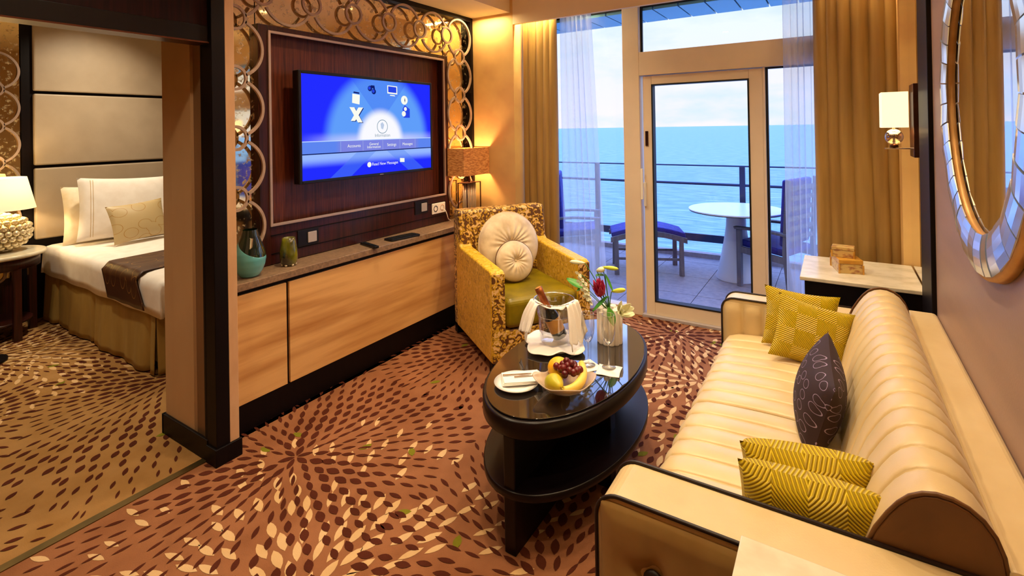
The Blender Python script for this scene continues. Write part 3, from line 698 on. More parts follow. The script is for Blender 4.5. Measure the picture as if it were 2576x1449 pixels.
icon((disc(.452, .10, .016), 0)); icon(([(.705, .145), (.745, .14), (.745, .095), (.705, .10)], 0))
for u in (.245, .405, .56, .705, .845): ic = MB(); flat(ic, [(u, .355), (u+.0015, .355), (u+.0015, .25), (u, .25)], 4); ic.build('screen_divider', PIX, parent=tv, fix=False)
def text_mb(txt, u, v, size, mi, mb, align='CENTER'):
    cu = bpy.data.curves.new('t', 'FONT'); cu.body = txt; cu.size = size; cu.align_x = align; cu.align_y = 'CENTER'; cu.space_line = .8
    o = bpy.data.objects.new('t', cu); COL.objects.link(o); bpy.context.view_layer.update()
    me = bpy.data.meshes.new_from_object(o.evaluated_get(bpy.context.evaluated_depsgraph_get()))
    y, z = sp(u, v)
    mb.add([(SX+.001, y+p.co.x, z+p.co.y) for p in me.vertices], [tuple(f.vertices) for f in me.polygons], mi)
    bpy.data.objects.remove(o); bpy.data.curves.remove(cu); bpy.data.meshes.remove(me)
for (txt, u, v, sz, mi) in (('Information', .56, .405, .032, 3), ('Accounts', .34, .305, .030, 0), ('General\nInformation', .49, .30, .027, 0), ('Settings', .635, .30, .030, 0), ('Messages', .775, .30, .030, 0), ('Read New Messages', .58, .10, .031, 0)):
    t_ = MB(); text_mb(txt, u, v, sz, mi, t_); t_.build('screen_text', PIX, parent=tv, fix=False)

# console cabinet
cb = thing('media_console', 'long blond wood media console with dark plinth below the television', 'cabinet', (-2.78, 2.6, 0))
mb = MB(); mb.box(-2.94, -2.705, 1.42, 3.84, .15, .76); mb.build('carcass', 'black_wood', parent=cb)
B(-2.94, -2.69, 1.42, 3.84, 0, .15).build('plinth', 'black_wood', parent=cb)
for (a, b) in ((1.42, 1.772), (1.790, 3.84)): B(-2.705, -2.688, a, b, .152, .735).build('door', 'cabinet_wood', parent=cb, bevel=.002)
tag(B(-2.925, -2.672, 1.41, 3.845, .76, .802).build('console_top', 'stone_top', bevel=.004), 'brown speckled stone top with a pale edge on the blond console', 'countertop')

# downlight fittings
for (x, y, _) in LIVING_SPOTS[:1]+LIVING_SPOTS[1:]:
    t = thing('downlight', 'small round recessed ceiling downlight above the sitting area', 'light', (x, y, 2.79), group='ceiling downlights of the sitting room')
    MB().lathe([(.045, .0), (.045, .009), (.060, .009), (.060, 0)], (x, y, 2.79), 20, caps=False).build('trim_ring', 'chrome', parent=t)
    MB().lathe([(.0001, .0), (.040, .0)], (x, y, 2.7985), 16, caps=False).build('lens', 'bulb', parent=t)

# ================================================================== RIGHT WALL
wm = thing('wall_mirror', 'tall rectangular wall mirror above the far marble topped table', 'mirror', (.38, 3.5, .76))
B(.374, .384, 3.2, 3.80, .762, 2.80).build('mirror_glass', 'mirror', parent=wm)
def side_table(name, label, y0, y1, top_label, legs_):
    t = thing(name, label, 'table', (.1, (y0+y1)/2, 0))
    mb = MB(); mb.box(-.155, .368, y0+.015, y1-.01, .59, .735); mb.build('apron', 'black_wood', parent=t, bevel=.004)
    B(-.15, .36, y0+.03, y1-.02, .10, .13).build('lower_shelf', 'black_wood', parent=t, bevel=.004)
    for (x, y) in ((-.155, y0+.015), (.31, y0+.015), (-.155, y1-.06), (.31, y1-.06)): B(x, x+.05, y, y+.05, 0, .60).build('leg', 'black_wood', parent=t, bevel=.003)
    B(-.177, .370, y0, y1, .735, .755).build('table_top', 'marble', parent=t, bevel=.003)
    return t
side_table('side_table', 'marble topped dark side table under the wall sconce at the far end of the sofa', 3.235, 3.785, '', 0)
side_table('side_table', 'cream marble topped side table at the near end of the sofa', .56, 1.135, '', 0)
# boxes
def lidded(name, label, c, s, rz, mats, z):
    t = thing(name, label, 'box', (c[0], c[1], z), rz)
    a, b, h = s
    MB().box(-a/2, a/2, -b/2, b/2, 0, h*.68).build('body', mats[0], parent=t, local=True, bevel=.002)
    MB().box(-a/2-.002, a/2+.002, -b/2-.002, b/2+.002, h*.69, h).build('lid', mats[1], parent=t, local=True, bevel=.003)
    for k, (px, py) in enumerate(((-a/2-.001, -b/2-.001), (a/2+.001, -b/2-.001), (a/2+.001, b/2+.001), (-a/2-.001, b/2+.001))):
        MB().box(px-.004, px+.004, py-.004, py+.004, 0, h*.66).build('corner_cap', 'box_gold', parent=t, local=True)
    return t
lidded('keepsake_box', 'larger pearly and gold keepsake box resting on the marble table', (.045, 3.505), (.115, .17, .078), math.radians(14), ('box_shell', 'box_gold'), .755)
lidded('keepsake_box', 'small mottled cream keepsake box stacked on the larger box', (.030, 3.50), (.105, .075, .060), math.radians(-4), ('box_shell', 'box_shell'), .8335)
# sconce
sn = thing('wall_sconce', 'square cream glass wall lamp with a crystal ball on a bronze bracket', 'lamp', (.372, 3.36, 1.42))
B(.340, .373, 3.28, 3.44, 1.42, 1.80).build('back_plate', 'bronze', parent=sn, bevel=.004)
SCX, SCY = .265, 3.36
mb = MB(); mb.grid(5, 2, lambda a, b: Vector((SCX+(-.055, .055, .055, -.055, -.055)[round(a*4)], SCY+(-.075, -.075, .075, .075, -.075)[round(a*4)], 1.575+.185*b)), sm=False)
mb.build('lamp_shade', 'lamp_shade_lit', parent=sn, solid=.004)
MB().ball((SCX, SCY, 1.525), .042, 24).build('crystal_ball', 'crystal_clear', parent=sn)
mb = MB(); mb.cyl((SCX, SCY, 1.465), (SCX, SCY, 1.60), .006); mb.lathe([(.0, 0), (.018, 0), (.018, .012), (.008, .02)], (SCX, SCY, 1.470), 16); mb.build('stem', 'bronze', parent=sn)
B(.225, .345, SCY-.012, SCY+.012, 1.460, 1.468).build('arm', 'chrome', parent=sn, bevel=.002)
point('sconce_bulb', (SCX, SCY, 1.66), 5, .03)

# round mirror
MCY, MCZ = 1.962, 1.70
rm = thing('round_mirror', 'large round wall mirror framed by a ring of small mirror tiles with a gold edge', 'mirror', (.37, MCY, MCZ-.55))
q = Matrix.Translation((.358, MCY, MCZ)) @ Matrix.Rotation(-PI/2, 4, 'Y')
MB().lathe([(.0001, 0), (.43, 0)], n=96, M=q, caps=False).build('mirror_glass', 'mirror', parent=rm)
MB().lathe([(.430, -.010), (.430, .010), (.534, .014), (.546, .010), (.549, -.010), (.426, -.010)], n=96, M=q, caps=False).build('rim', 'gold_leaf', parent=rm)
NT = 38
for k in range(NT):
    a0 = 2*PI*k/NT; a1 = 2*PI*(k+1)/NT-.011; tl = (k*37 % 5-2)*.0009
    tmb = MB(); P = []
    for i in range(6):
        f = i/5; r = .422+f*.114; h = .017+.0075*(1-(2*f-1)**2)
        P.append((.358-h-tl, MCY+r*math.sin(a0), MCZ+r*math.cos(a0))); P.append((.358-h+tl, MCY+r*math.sin(a1), MCZ+r*math.cos(a1)))
    base = len(P)
    for (r, a) in ((.422, a0), (.422, a1), (.536, a0), (.536, a1)): P.append((.344, MCY+r*math.sin(a), MCZ+r*math.cos(a)))
    fs_ = [(2*i, 2*i+1, 2*i+3, 2*i+2) for i in range(5)]+[(0, 12, 13, 1), (10, 11, 15, 14), (12, 14, 15, 13), (0, 2, 4, 6, 8, 10, 14, 12), (1, 13, 15, 11, 9, 7, 5, 3)]
    tmb.add(P, fs_); tmb.build('mirror_tile', 'mirror_tile', parent=rm)

# ================================================================== SOFA
sf = thing('sofa', 'long cream velvet channel tufted sofa with dark piping against the right wall', 'sofa', (-.06, 2.02, 0))
SY0_, SYA, SYB, SY1_ = 1.15, 1.30, 2.78, 2.90
B(-.46, .36, SY0_+.01, SY1_-.01, .07, .30).build('base', 'sofa_side_velvet', parent=sf, bevel=.01)
for (x, y) in ((-.42, 1.2), (.30, 1.2), (-.42, 2.85), (.30, 2.85)): MB().cyl((x, y, 0), (x, y, .075), .02, .028).build('leg', 'black_wood', parent=sf)
def chan(y, pitch, y0):
    d = abs(((y-y0)/pitch+.5) % 1-.5)*pitch
    return .55*min(1, d/.006)+.45*abs(math.sin(PI*(y-y0)/pitch))**.5
def seat(ya, yb):
    prof = [(.03, .30), (-.45, .30), (-.48, .32), (-.50, .37), (-.505, .45), (-.495, .50), (-.47, .535), (-.43, .550)] + [(-.38+.41*i/9, .556+.010*math.sin(PI*i/9)) for i in range(10)]
    nP = len(prof); ny = 8*20+1; pitch = (yb-ya)/8
    ctr = Vector((-.2, .42))
    def fn(a, b):
        i = min(nP-1, round(a*nP) if a < 1 else 0); y = ya+(yb-ya)*b
        p = Vector(prof[i % nP]); k = chan(y, pitch, ya); d = (p-ctr).normalized()
        if p.y < .31: k = 1
        q = p+d*(-.020*(1-k)); return Vector((q.x, y, q.y))
    mb = MB(); mb.grid(nP, ny, fn, closeu=True)
    for yy in (ya+.0005, yb-.0005): mb.add([(p[0], yy, p[1]-.01) for p in prof], [tuple(range(nP))])
    return mb.build('seat_cushion', 'sofa_velvet', parent=sf)
seat(SYA, 2.037); seat(2.043, SYB)
bp = [(0.0, .56), (.018, .63), (.039, .70), (.058, .75), (.08, .79), (.098, .817), (.117, .838), (.138, .851), (.16, .857), (.185, .856), (.209, .847), (.230, .831), (.247, .806), (.258, .775), (.264, .73), (.266, .60), (.266, .50), (.0, .50)]
def back(ya, yb):
    nP = len(bp); nch = 16; ny = nch*20+1; pitch = (yb-ya)/nch; ctr = Vector((.16, .70))
    def fn(a, b):
        i = round(a*nP) % nP if a < 1 else 0; y = ya+(yb-ya)*b; p = Vector(bp[i]); k = chan(y, pitch, ya)
        if p.x > .255 or p.y < .52: k = 1
        q = p+(p-ctr).normalized()*(-.016*(1-k)); return Vector((q.x, y, q.y))
    MB().grid(nP, ny, fn, closeu=True).build('back_bolster', 'sofa_velvet', parent=sf)
    for yy, lab in ((ya-.004, 0), (yb+.004, 0)):
        mb = MB(); ins = [((p[0]-.16)*.97+.16, (p[1]-.7)*.97+.7) for p in bp]
        mb.prism(ins, 'y', yy-.006, yy+.006); mb.build('bolster_end', 'sofa_dark_velvet', parent=sf, bevel=.004)
        MB().tube([(p[0], yy, p[1]) for p in bp[1:15]], .0045, 6).build('bolster_piping', 'sofa_dark_velvet', parent=sf)
back(SYA+.01, SYB+.03)
mb = MB(); mb.prism(round_rect(.262, .369, .30, .757, (0, 0, .02, .012), 4), 'y', 1.30, 2.885); mb.build('back_frame', 'sofa_velvet', parent=sf, bevel=.006)
ap = round_rect(-.505, .30, .07, .718, (.005, .005, .005, .075), 8)
arm_prof = [(-.505, .07)] + [(-.505+.06*(1-math.cos(a)), .658+.06*math.sin(a)) for a in [PI/2*i/8 for i in range(9)]] + [(.366, .724), (.366, .07)]
def arm(ya, yb, outer):
    MB().prism(arm_prof, 'y', ya, yb, sm=False).build('arm', 'sofa_velvet', parent=sf, bevel=.008, bseg=3)
    for y in (ya, yb):
        MB().tube([(p[0]-.001, y, p[1]+.002) for p in arm_prof[:-1]], .0048, 8).build('arm_piping', 'piping', parent=sf)
    # padded inner and outer panels
    for side in (0, 1):
        inner = (side == 0)
        if inner:
            y = yb if outer < 0 else ya; s_ = 1 if outer < 0 else -1
            x0, x1 = -.495, .05; nch = 6
            def fn(a, b):
                x = x0+(x1-x0)*a; z = .50+.20*b; k = abs(math.sin(PI*a*nch))**.5; e_ = min(1, (1-b)*12)**.5
                return Vector((x, y+s_*(.001+.016*k*e_), z))
            MB().grid(nch*10+1, 8, fn).build('inner_padding', 'sofa_velvet', parent=sf)
        elif outer < 0:
            y = ya; btn = [(-.365, .565), (-.06, .565)]
            def fn2(a, b):
                x = -.495+.855*a; z = .09+.615*b
                e_ = min(1, a*25, (1-a)*25, b*18, (1-b)*18)**.5; d = .014*e_
                for (bx, bz) in btn:
                    r = math.hypot(x-bx, z-bz); th = math.atan2(z-bz, x-bx)
                    d -= .030*math.exp(-(r/.030)**2)+.006*math.exp(-(r/.11)**2)*(1+math.cos(4*th+.6))*.5
                return Vector((x, y-.001-d, z))
            MB().grid(130, 96, fn2).build('outer_padding', 'sofa_side_velvet', parent=sf)
            for (bx, bz) in btn: MB().ball((bx, y-.006, bz), .024, 16, sc_=(1, .45, 1)).build('button', 'piping', parent=sf)
arm(SY0_, SYA-.004, -1); arm(SYB+.004, SY1_, 1)

# ---- sofa pillows
pillow('throw_pillow', 'yellow ribbed pillow leaning on the far sofa arm, partly behind another yellow pillow', 'pillow', (-.150, 2.70, .690), (1, .05, -.06), (.05, .30, 1), .31, .27, .10, 'yellow_rib', pinch=.10)
pillow('throw_pillow', 'yellow ribbed pillow in front by the far sofa arm, tilted onto a corner', 'pillow', (-.100, 2.585, .675), (.92, .22, -.24), (.22, .42, .88), .31, .275, .11, 'yellow_rib', pinch=.10)
pillow('throw_pillow', 'dark plum pillow with a ring pattern leaning on the sofa back', 'pillow', (-.060, 2.06, .665), (.05, -1, -.05), (.28, -.03, 1), .45, .28, .15, 'plum_rings', pinch=.06)
pillow('throw_pillow', 'yellow ribbed pillow near the near sofa arm, farther from the camera of the pair', 'pillow', (-.080, 1.53, .642), (1, .14, .05), (-.05, -.30, 1), .30, .25, .15, 'yellow_rib', pinch=.05, pw=.36)
pillow('throw_pillow', 'yellow ribbed pillow pressed against the near sofa arm', 'pillow', (-.068, 1.388, .655), (1, .06, .0), (.0, -.20, 1), .30, .25, .14, 'yellow_rib', pinch=.05, pw=.36)

# ================================================================== ARMCHAIR
ac = thing('armchair', 'gold and brown coral patterned velvet armchair with an olive satin seat', 'armchair', (-2.045, 3.255, 0), math.radians(56))
def LB(name, mat, *a, bevel=.012, par=None): return MB().box(*a).build(name, mat, parent=par or ac, local=True, bevel=bevel, bseg=3)
for sx_ in (-1, 1):
    x0, x1 = (-.375, -.275) if sx_ < 0 else (.275, .375)
    prof = [(-.425, .07), (-.425, .655), (-.40, .668), (.22, .70), (.30, .76), (.33, .80), (.33, .07)]
    MB().prism(prof, 'x', x0, x1).build('arm', 'coral_side_sheen', parent=ac, local=True, bevel=.014, bseg=3)
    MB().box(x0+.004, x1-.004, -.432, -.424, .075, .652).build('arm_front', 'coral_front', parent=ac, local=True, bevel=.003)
bprof = [(.20, .07), (.215, .50), (.27, .955), (.29, .972), (.39, .972), (.405, .955), (.41, .07)]
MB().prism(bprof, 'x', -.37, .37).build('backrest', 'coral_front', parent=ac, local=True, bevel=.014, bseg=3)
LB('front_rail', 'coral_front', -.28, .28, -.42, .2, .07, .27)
def cush(a, b):
    u = 2*a-1; v = 2*b-1; return u, v
mb = MB(); mb.box(-.272, .272, -.435, .215, .275, .475); mb.build('seat_cushion', 'olive_satin', parent=ac, local=True, bevel=.045, bseg=5)
for (x, y) in ((-.34, -.39), (.34, -.39), (-.34, .37), (.34, .37)): LB('leg', 'black_wood', x-.03, x+.03, y-.03, y+.03, 0, .075, bevel=.003)
def tufted(name, label, c, n, r, t, pleats, mat, edge, grp=None):
    nrm = Vector(n).normalized(); M = nrm.to_track_quat('Z', 'Y').to_matrix().to_4x4(); M.translation = Vector(c)
    mb = MB()
    for sg in (1, -1):
        def fn(a, b):
            th = 2*PI*a; rho = b; prof = math.sqrt(max(0, 1-rho**2.6)); dim = 1-.62*math.exp(-(rho/.18)**2)
            pl = 1+.075*math.cos(pleats*th+2.2*math.sin(3*th+r*20))*math.exp(-((rho-.34)/.30)**2)*(1+.5*math.sin(2*th))
            return Vector((r*rho*math.cos(th), r*rho*math.sin(th), sg*t/2*prof*dim*pl))
        mb.grid(pleats*6, 26, fn, closeu=True, M=M)
    o = mb.build(name, mat); tag(o, label, 'cushion')
    MB().ball(M @ Vector((0, 0, t*.20)), r*.07, 12).build('button', mat, parent=o)
    MB().tube([M @ Vector((r*1.0*math.cos(2*PI*i/60), r*math.sin(2*PI*i/60), 0)) for i in range(60)], .0045, 6, closed=True).build('piping', edge, parent=o)
    return o
fwd_ = Vector((.83, -.56, 0))
tufted('round_cushion', 'large round pleated cream satin cushion against the armchair back', (-2.135, 3.285, .715), fwd_+Vector((0, 0, .22)), .245, .15, 18, 'cream_satin', 'cream_satin')
tufted('round_cushion', 'small round cushion with pleated cream face leaning on the larger cushion', (-2.015, 3.175, .625), fwd_+Vector((0, 0, .30)), .148, .11, 16, 'cream_satin', 'sofa_dark_velvet')

# ================================================================== COFFEE TABLE
CX, CY, CA, CB, CZ = -1.058, 2.15, .313, .563, .52
ct = thing('coffee_table', 'oval black lacquered coffee table with a dark glass top and lower shelf', 'table', (CX, CY, 0))
MB().lathe([(.985, .443), (1, .45), (1, .508), (.985, .513)], (CX, CY, 0), 96, sx=CA, sy=CB).build('table_top', 'lacquer', parent=ct)
MB().lathe([(.955, .5135), (.965, .516), (.962, .520)], (CX, CY, 0), 96, sx=CA, sy=CB).build('glass_inset', 'dark_glass', parent=ct)
MB().lathe([(.99, .215), (1, .22), (1, .243), (.99, .247)], (CX, CY, 0), 96, sx=CA, sy=CB).build('lower_shelf', 'lacquer', parent=ct)
mb = MB(); mb.box(-1.08, -1.03, CY-CB+.012, CY+CB-.012, 0, .443)
mb.build('pedestal_panel', 'lacquer', parent=ct, bevel=.004)
B(CX-.20, CX+.20, CY-.03, CY+.03, .0, .443).build('pedestal_panel', 'lacquer', parent=ct, bevel=.004)
TZ = .5202
# ice bucket
BX, BY = -1.19, 2.235
pl = MB().lathe([(.06, 0), (.062, .004), (.115, .012), (.118, .015), (.06, .007), (.0001, .006)], (BX, BY, TZ), 48, caps=False).build('bucket_plate', 'porcelain'); tag(pl, 'white plate under the glass ice bucket', 'plate')
def wavy(cx, cy, r, z, seed, n=72, amp=.10, tip=4):
    rr = random.Random(seed)
    def fn(a, b):
        th = 2*PI*a; R = r*(1+amp*math.cos(tip*th+.6)+.04*math.sin(7*th+seed))*b
        return Vector((cx+R*math.cos(th), cy+R*math.sin(th), z+.004*math.sin(9*th+seed)*b+.006*b*b*math.sin(5*th)))
    return MB().grid(n, 10, fn, closeu=True)
tag(wavy(BX, BY, .150, TZ+.020, 3).build('folded_napkin', 'napkin', solid=.002), 'white folded napkin spread under the ice bucket', 'napkin')
bk_ = thing('ice_bucket', 'clear glass ice bucket with a rolled rim holding a wine bottle', 'bucket', (BX, BY, TZ+.028))
MB().lathe([(.0001, .0), (.066, .0), (.070, .004), (.076, .06), (.082, .13), (.100, .205)], (BX, BY, TZ+.028), 48, caps=False).build('bowl', 'flute_glass', parent=bk_)
MB().tube([(BX+.1005*math.cos(2*PI*i/48), BY+.1005*math.sin(2*PI*i/48), TZ+.233) for i in range(48)], .0025, 8, closed=True).build('rim', 'chrome', parent=bk_)
MB().tube([(BX+.082*math.cos(2*PI*i/48), BY+.082*math.sin(2*PI*i/48), TZ+.160) for i in range(48)], .0015, 6, closed=True).build('band', 'chrome', parent=bk_)
b0 = Vector((BX+.030, BY+.006, TZ+.050)); b1 = Vector((BX-.058, BY-.040, TZ+.275)); ax = (b1-b0).normalized()
Mb = ax.to_track_quat('Z', 'Y').to_matrix().to_4x4(); Mb.translation = b0
bo = thing('wine_bottle', 'dark green bottle with brown foil neck leaning in the ice bucket', 'bottle', tuple(b0))
MB().lathe([(.0001, 0), (.034, .0), (.037, .006), (.037, .115), (.030, .140), (.017, .165), (.015, .175)], n=24, M=Mb, caps=False).build('glass_body', 'bottle_green', parent=bo)
MB().lathe([(.024, .148), (.0195, .165), (.0185, .232), (.0195, .236), (.0195, .262), (.0001, .264)], n=20, M=Mb, caps=False).build('foil_neck', 'foil', parent=bo)
MB().lathe([(.0001, .2648), (.015, .2648)], n=16, M=Mb, caps=False).build('foil_cap', 'gold_leaf', parent=bo)
MB().lathe([(.0375, .035), (.0377, .04), (.0377, .095), (.0375, .10)], n=24, M=Mb, caps=False).build('label', 'bottle_label', parent=bo)
# draped napkin over the bucket (one cloth, both falls)
def drape():
    mb = MB()
    ctr_dir = Vector((.53, .85, 0)); side = Vector((.85, -.53, 0))   # cloth runs across the rim
    lft = -Vector((.844, .536, 0)); frt = Vector((.536, -.844, 0))
    def fn(a, b):
        s_ = (a-.5)*2; w_ = (b-.5)
        # path: down left side, over the rim, across, down the right side
        L_ = abs(s_); sg = 1 if s_ > 0 else -1
        rim = .100
        rt = -lft
        di = (rt*.80+frt*.60) if sg > 0 else (lft*.95+frt*.31)
        ta = (frt*.80-rt*.60) if sg > 0 else (frt*.95-lft*.31)
        base = Vector((BX, BY, TZ+.028))
        if L_ < .36:
            k = L_/.36; q_ = (frt*.018+rt*.01).lerp(di*rim, k); z = .212-.045*(1-k*k); wid = .022+.030*k
            tt = (frt*.9+rt*.2*sg).lerp(ta, k)
        else:
            k = (L_-.36)/.64; q_ = di*(rim+.004+(.056 if sg < 0 else .030)*k**.8); z = .213-(.150 if sg < 0 else .188)*k-.010*(1-k)**4; wid = .052+(.022 if sg < 0 else .030)*k; tt = ta
        fold = .009*math.sin(b*21+sg)*min(1, max(0, (L_-.25)*2.5)); jag = (.022*math.sin(b*11+2*sg)+.012*math.sin(b*27))*max(0, L_-.75)*4
        p = base+q_+di*fold+tt*(w_*wid*2)
        p.z += z+jag+.003*math.sin(b*9+s_*7); return p
    mb.grid(70, 40, fn); return mb
tag(drape().build('cloth_napkin', 'napkin', solid=.0025), 'white cloth napkin draped over the rim of the ice bucket', 'napkin')
# plate with napkin and cutlery
PX, PY = -1.152, 1.815
tag(MB().lathe([(.05, 0), (.055, .004), (.092, .012), (.095, .016), (.055, .008), (.0001, .007)], (PX, PY, TZ), 48, caps=False).build('dinner_plate', 'porcelain'), 'small round white plate on the near end of the coffee table', 'plate')
mb = MB()
Mn = Matrix.Translation((PX+.012, PY+.022, TZ+.0165)) @ Matrix.Rotation(math.radians(38), 4, 'Z')
for k in range(3): mb.add([(x, y, z+.0042*k+.002*math.sin(30*x)) for (x, y, z) in [(-.085+.004*k, -.05+.003*k, 0), (.085-.004*k, -.05, 0), (.088-.006*k, .05, 0), (-.083, .052-.002*k, 0), (-.085+.004*k, -.05+.003*k, .004), (.085-.004*k, -.05, .004), (.088-.006*k, .05, .004), (-.083, .052-.002*k, .004)]], [(0,3,2,1),(4,5,6,7),(0,1,5,4),(1,2,6,5),(2,3,7,6),(3,0,4,7)], 0, False, Mn)
tag(mb.build('folded_napkin', 'napkin', bevel=.0018), 'white folded napkin lying on the small round plate', 'napkin')
def cutlery(nm, label, off, fork):
    mb = MB(); z0 = .0005
    if fork:
        mb.box(-.004, .004, -.06, .02, 0, .002); mb.prism([(-.004, .02), (.004, .02), (.009, .035), (.009, .042), (-.009, .042), (-.009, .035)], 'z', 0, .002)
        for x in (-.0075, -.0025, .0025, .0075): mb.box(x-.001, x+.001, .042, .065, 0, .0018)
    else: mb.prism([(-.005, -.06), (.005, -.06), (.004, 0), (.008, .02), (.007, .055), (.0, .065), (-.004, .06), (-.003, 0)], 'z', 0, .002)
    T = Matrix.Translation((PX+off[0], PY+off[1], TZ+.0312)) @ Matrix.Rotation(math.radians(-52), 4, 'Z')
    mb.v = [T @ p for p in mb.v]; tag(mb.build(nm, 'chrome', bevel=.0006), label, nm)
cutlery('knife', 'steel knife on the folded napkin, left of the fork', (-.012, .022), False); cutlery('fork', 'steel fork on the folded napkin, right of the knife', (.038, .034), True)
# fruit bowl
FX, FY = -.950, 1.862
def bowl(a, b):
    th = 2*PI*a; rho = b; c4 = math.cos(4*(th-.52)); R = .116*rho*(1+.12*c4*rho**2)
    z = .004+.058*rho**2.2+.012*c4*rho**3
    return Vector((FX+R*math.cos(th), FY+R*math.sin(th), TZ+z))
tag(MB().grid(64, 16, bowl, closeu=True).build('fruit_bowl', 'frost_bowl', solid=.004), 'frosted square glass fruit bowl with turned up corners', 'bowl')
fr = MB().ball((FX-.052, FY+.052, TZ+.066), .047, 28, sc_=(1, 1, .94)).build('orange', 'orange_skin'); tag(fr, 'bright orange in the back of the fruit bowl', 'fruit')
pr = thing('pear', 'yellow green pear in the front of the fruit bowl', 'fruit', (FX-.038, FY-.038, TZ+.02))
Mp = Matrix.Translation((FX-.020, FY-.052, TZ+.054)) @ Matrix.Rotation(math.radians(-38), 4, 'Z') @ Matrix.Rotation(math.radians(78), 4, 'Y')
MB().lathe([(.0001, -.038), (.018, -.036), (.033, -.022), (.038, -.002), (.034, .018), (.023, .038), (.017, .052), (.010, .060), (.0001, .062)], n=28, M=Mp, caps=False).build('flesh', 'pear_skin', parent=pr)
MB().tube([Mp @ Vector((0, 0, .060)), Mp @ Vector((.002, 0, .07)), Mp @ Vector((.006, 0, .08))], .0018, 6).build('stem', 'book_brown', parent=pr)
MB().lathe([(.0001, -.0385), (.004, -.0383)], n=8, M=Mp, caps=False).build('calyx', 'gasket', parent=pr)
bn = thing('banana', 'pale yellow banana curving along the right side of the fruit bowl', 'fruit', (FX+.05, FY, TZ+.03))
pts = []
for i in range(25):
    t = i/24; A_, B_, C_, D_ = Vector((FX+.038, FY-.082, TZ+.056)), Vector((FX+.080, FY-.055, TZ+.050)), Vector((FX+.090, FY+.035, TZ+.062)), Vector((FX+.030, FY+.100, TZ+.088))
    p_ = A_*(1-t)**3+B_*3*t*(1-t)**2+C_*3*t*t*(1-t)+D_*t**3; pts.append(tuple(p_))
MB().tube(pts, .0185, 12, rf=lambda t: .35+.65*math.sin(PI*min(1, max(0, .08+.86*t)))**.45).build('flesh', 'banana_skin', parent=bn)
MB().tube([pts[0], (pts[0][0]-.014, pts[0][1]-.001, pts[0][2]+.002)], .005, 8).build('stem', 'pear_skin', parent=bn)
gp = thing('grape_bunch', 'bunch of dark red grapes on top of the fruit', 'grapes', (FX+.01, FY+.01, TZ+.07))
rg = random.Random(4)
for i, (gx, gy, gz) in enumerate([(-.045, -.005, .092), (-.022, .008, .100), (.0, .022, .104), (.02, .03, .10), (.03, .012, .098), (.005, -.002, .104), (-.018, -.02, .094), (.02, -.015, .094), (.008, -.035, .084), (.036, -.012, .088), (-.005, -.022, .10), (.05, .02, .09), (.045, .0, .092), (.018, .008, .112), (-.01, .018, .112)]):
    MB().ball((FX+gx+.004, FY+gy+.016, TZ+gz), .0145, 16, sc_=(1, 1, 1.1)).build('grape', 'grape_skin', parent=gp)
# coasters and flutes
def coaster(x, y, rz, label):
    T = Matrix.Rotation(rz, 4, 'Z'); mb = MB(); mb.grid(14, 14, lambda a, b: Vector((x, y, TZ+.002))+T @ Vector(((a-.5)*.105*(1-.05*math.sin(PI*b)), (b-.5)*.105*(1-.05*math.sin(PI*a)), .0015*math.sin(7*a+3*b))))
    tag(mb.build('paper_coaster', 'napkin', solid=.0015), label, 'coaster')
coaster(-.962, 2.115, math.radians(58), 'white paper coaster under the left champagne flute')
coaster(-.862, 2.125, math.radians(12), 'white paper coaster under the right champagne flute')
def flute(x, y, label):
    t = thing('champagne_flute', label, 'glass', (x, y, TZ+.0045))
    z = TZ+.0045
    MB().lathe([(.0001, 0), (.030, 0), (.031, .0015), (.008, .006), (.0035, .012)], (x, y, z), 32, caps=False).build('foot', 'flute_glass', parent=t)
    MB().lathe([(.0035, .012), (.003, .05), (.0035, .095), (.006, .104)], (x, y, z), 16, caps=False).build('stem', 'flute_glass', parent=t)
    MB().tube([(x+.027*math.cos(2*PI*i/28), y+.027*math.sin(2*PI*i/28), z+.235) for i in range(28)], .0009, 6, closed=True).build('rim', 'chrome', parent=t)
    MB().lathe([(.0001, .103), (.012, .108), (.022, .125), (.029, .155), (.030, .19), (.027, .235)], (x, y, z), 32, caps=False).build('bowl', 'flute_glass', parent=t)
    return t
flute(-.960, 2.125, 'tall clear champagne flute, left of the pair'); flute(-.872, 2.150, 'tall clear champagne flute, right of the pair')
# vase of fluted white tubes
VX, VY = -.975, 2.425
va = thing('vase', 'white fluted ceramic vase holding lilies at the far end of the coffee table', 'vase', (VX, VY, TZ))
mb = MB()
for i in range(12):
    a = 2*PI*i/12; mb.lathe([(.0155, 0), (.0165, .004), (.0165, .160+.010*math.sin(3*i)), (.0145, .165+.010*math.sin(3*i)), (.011, .160), (.011, .03)], (VX+.048*math.cos(a), VY+.048*math.sin(a), TZ), 14)
mb.build('tube_wall', 'ceramic_white', parent=va)
MB().lathe([(.0001, 0), (.045, 0), (.045, .150), (.040, .150), (.040, .02), (.0001, .02)], (VX, VY, TZ), 24, caps=False).build('core', 'ceramic_white', parent=va)

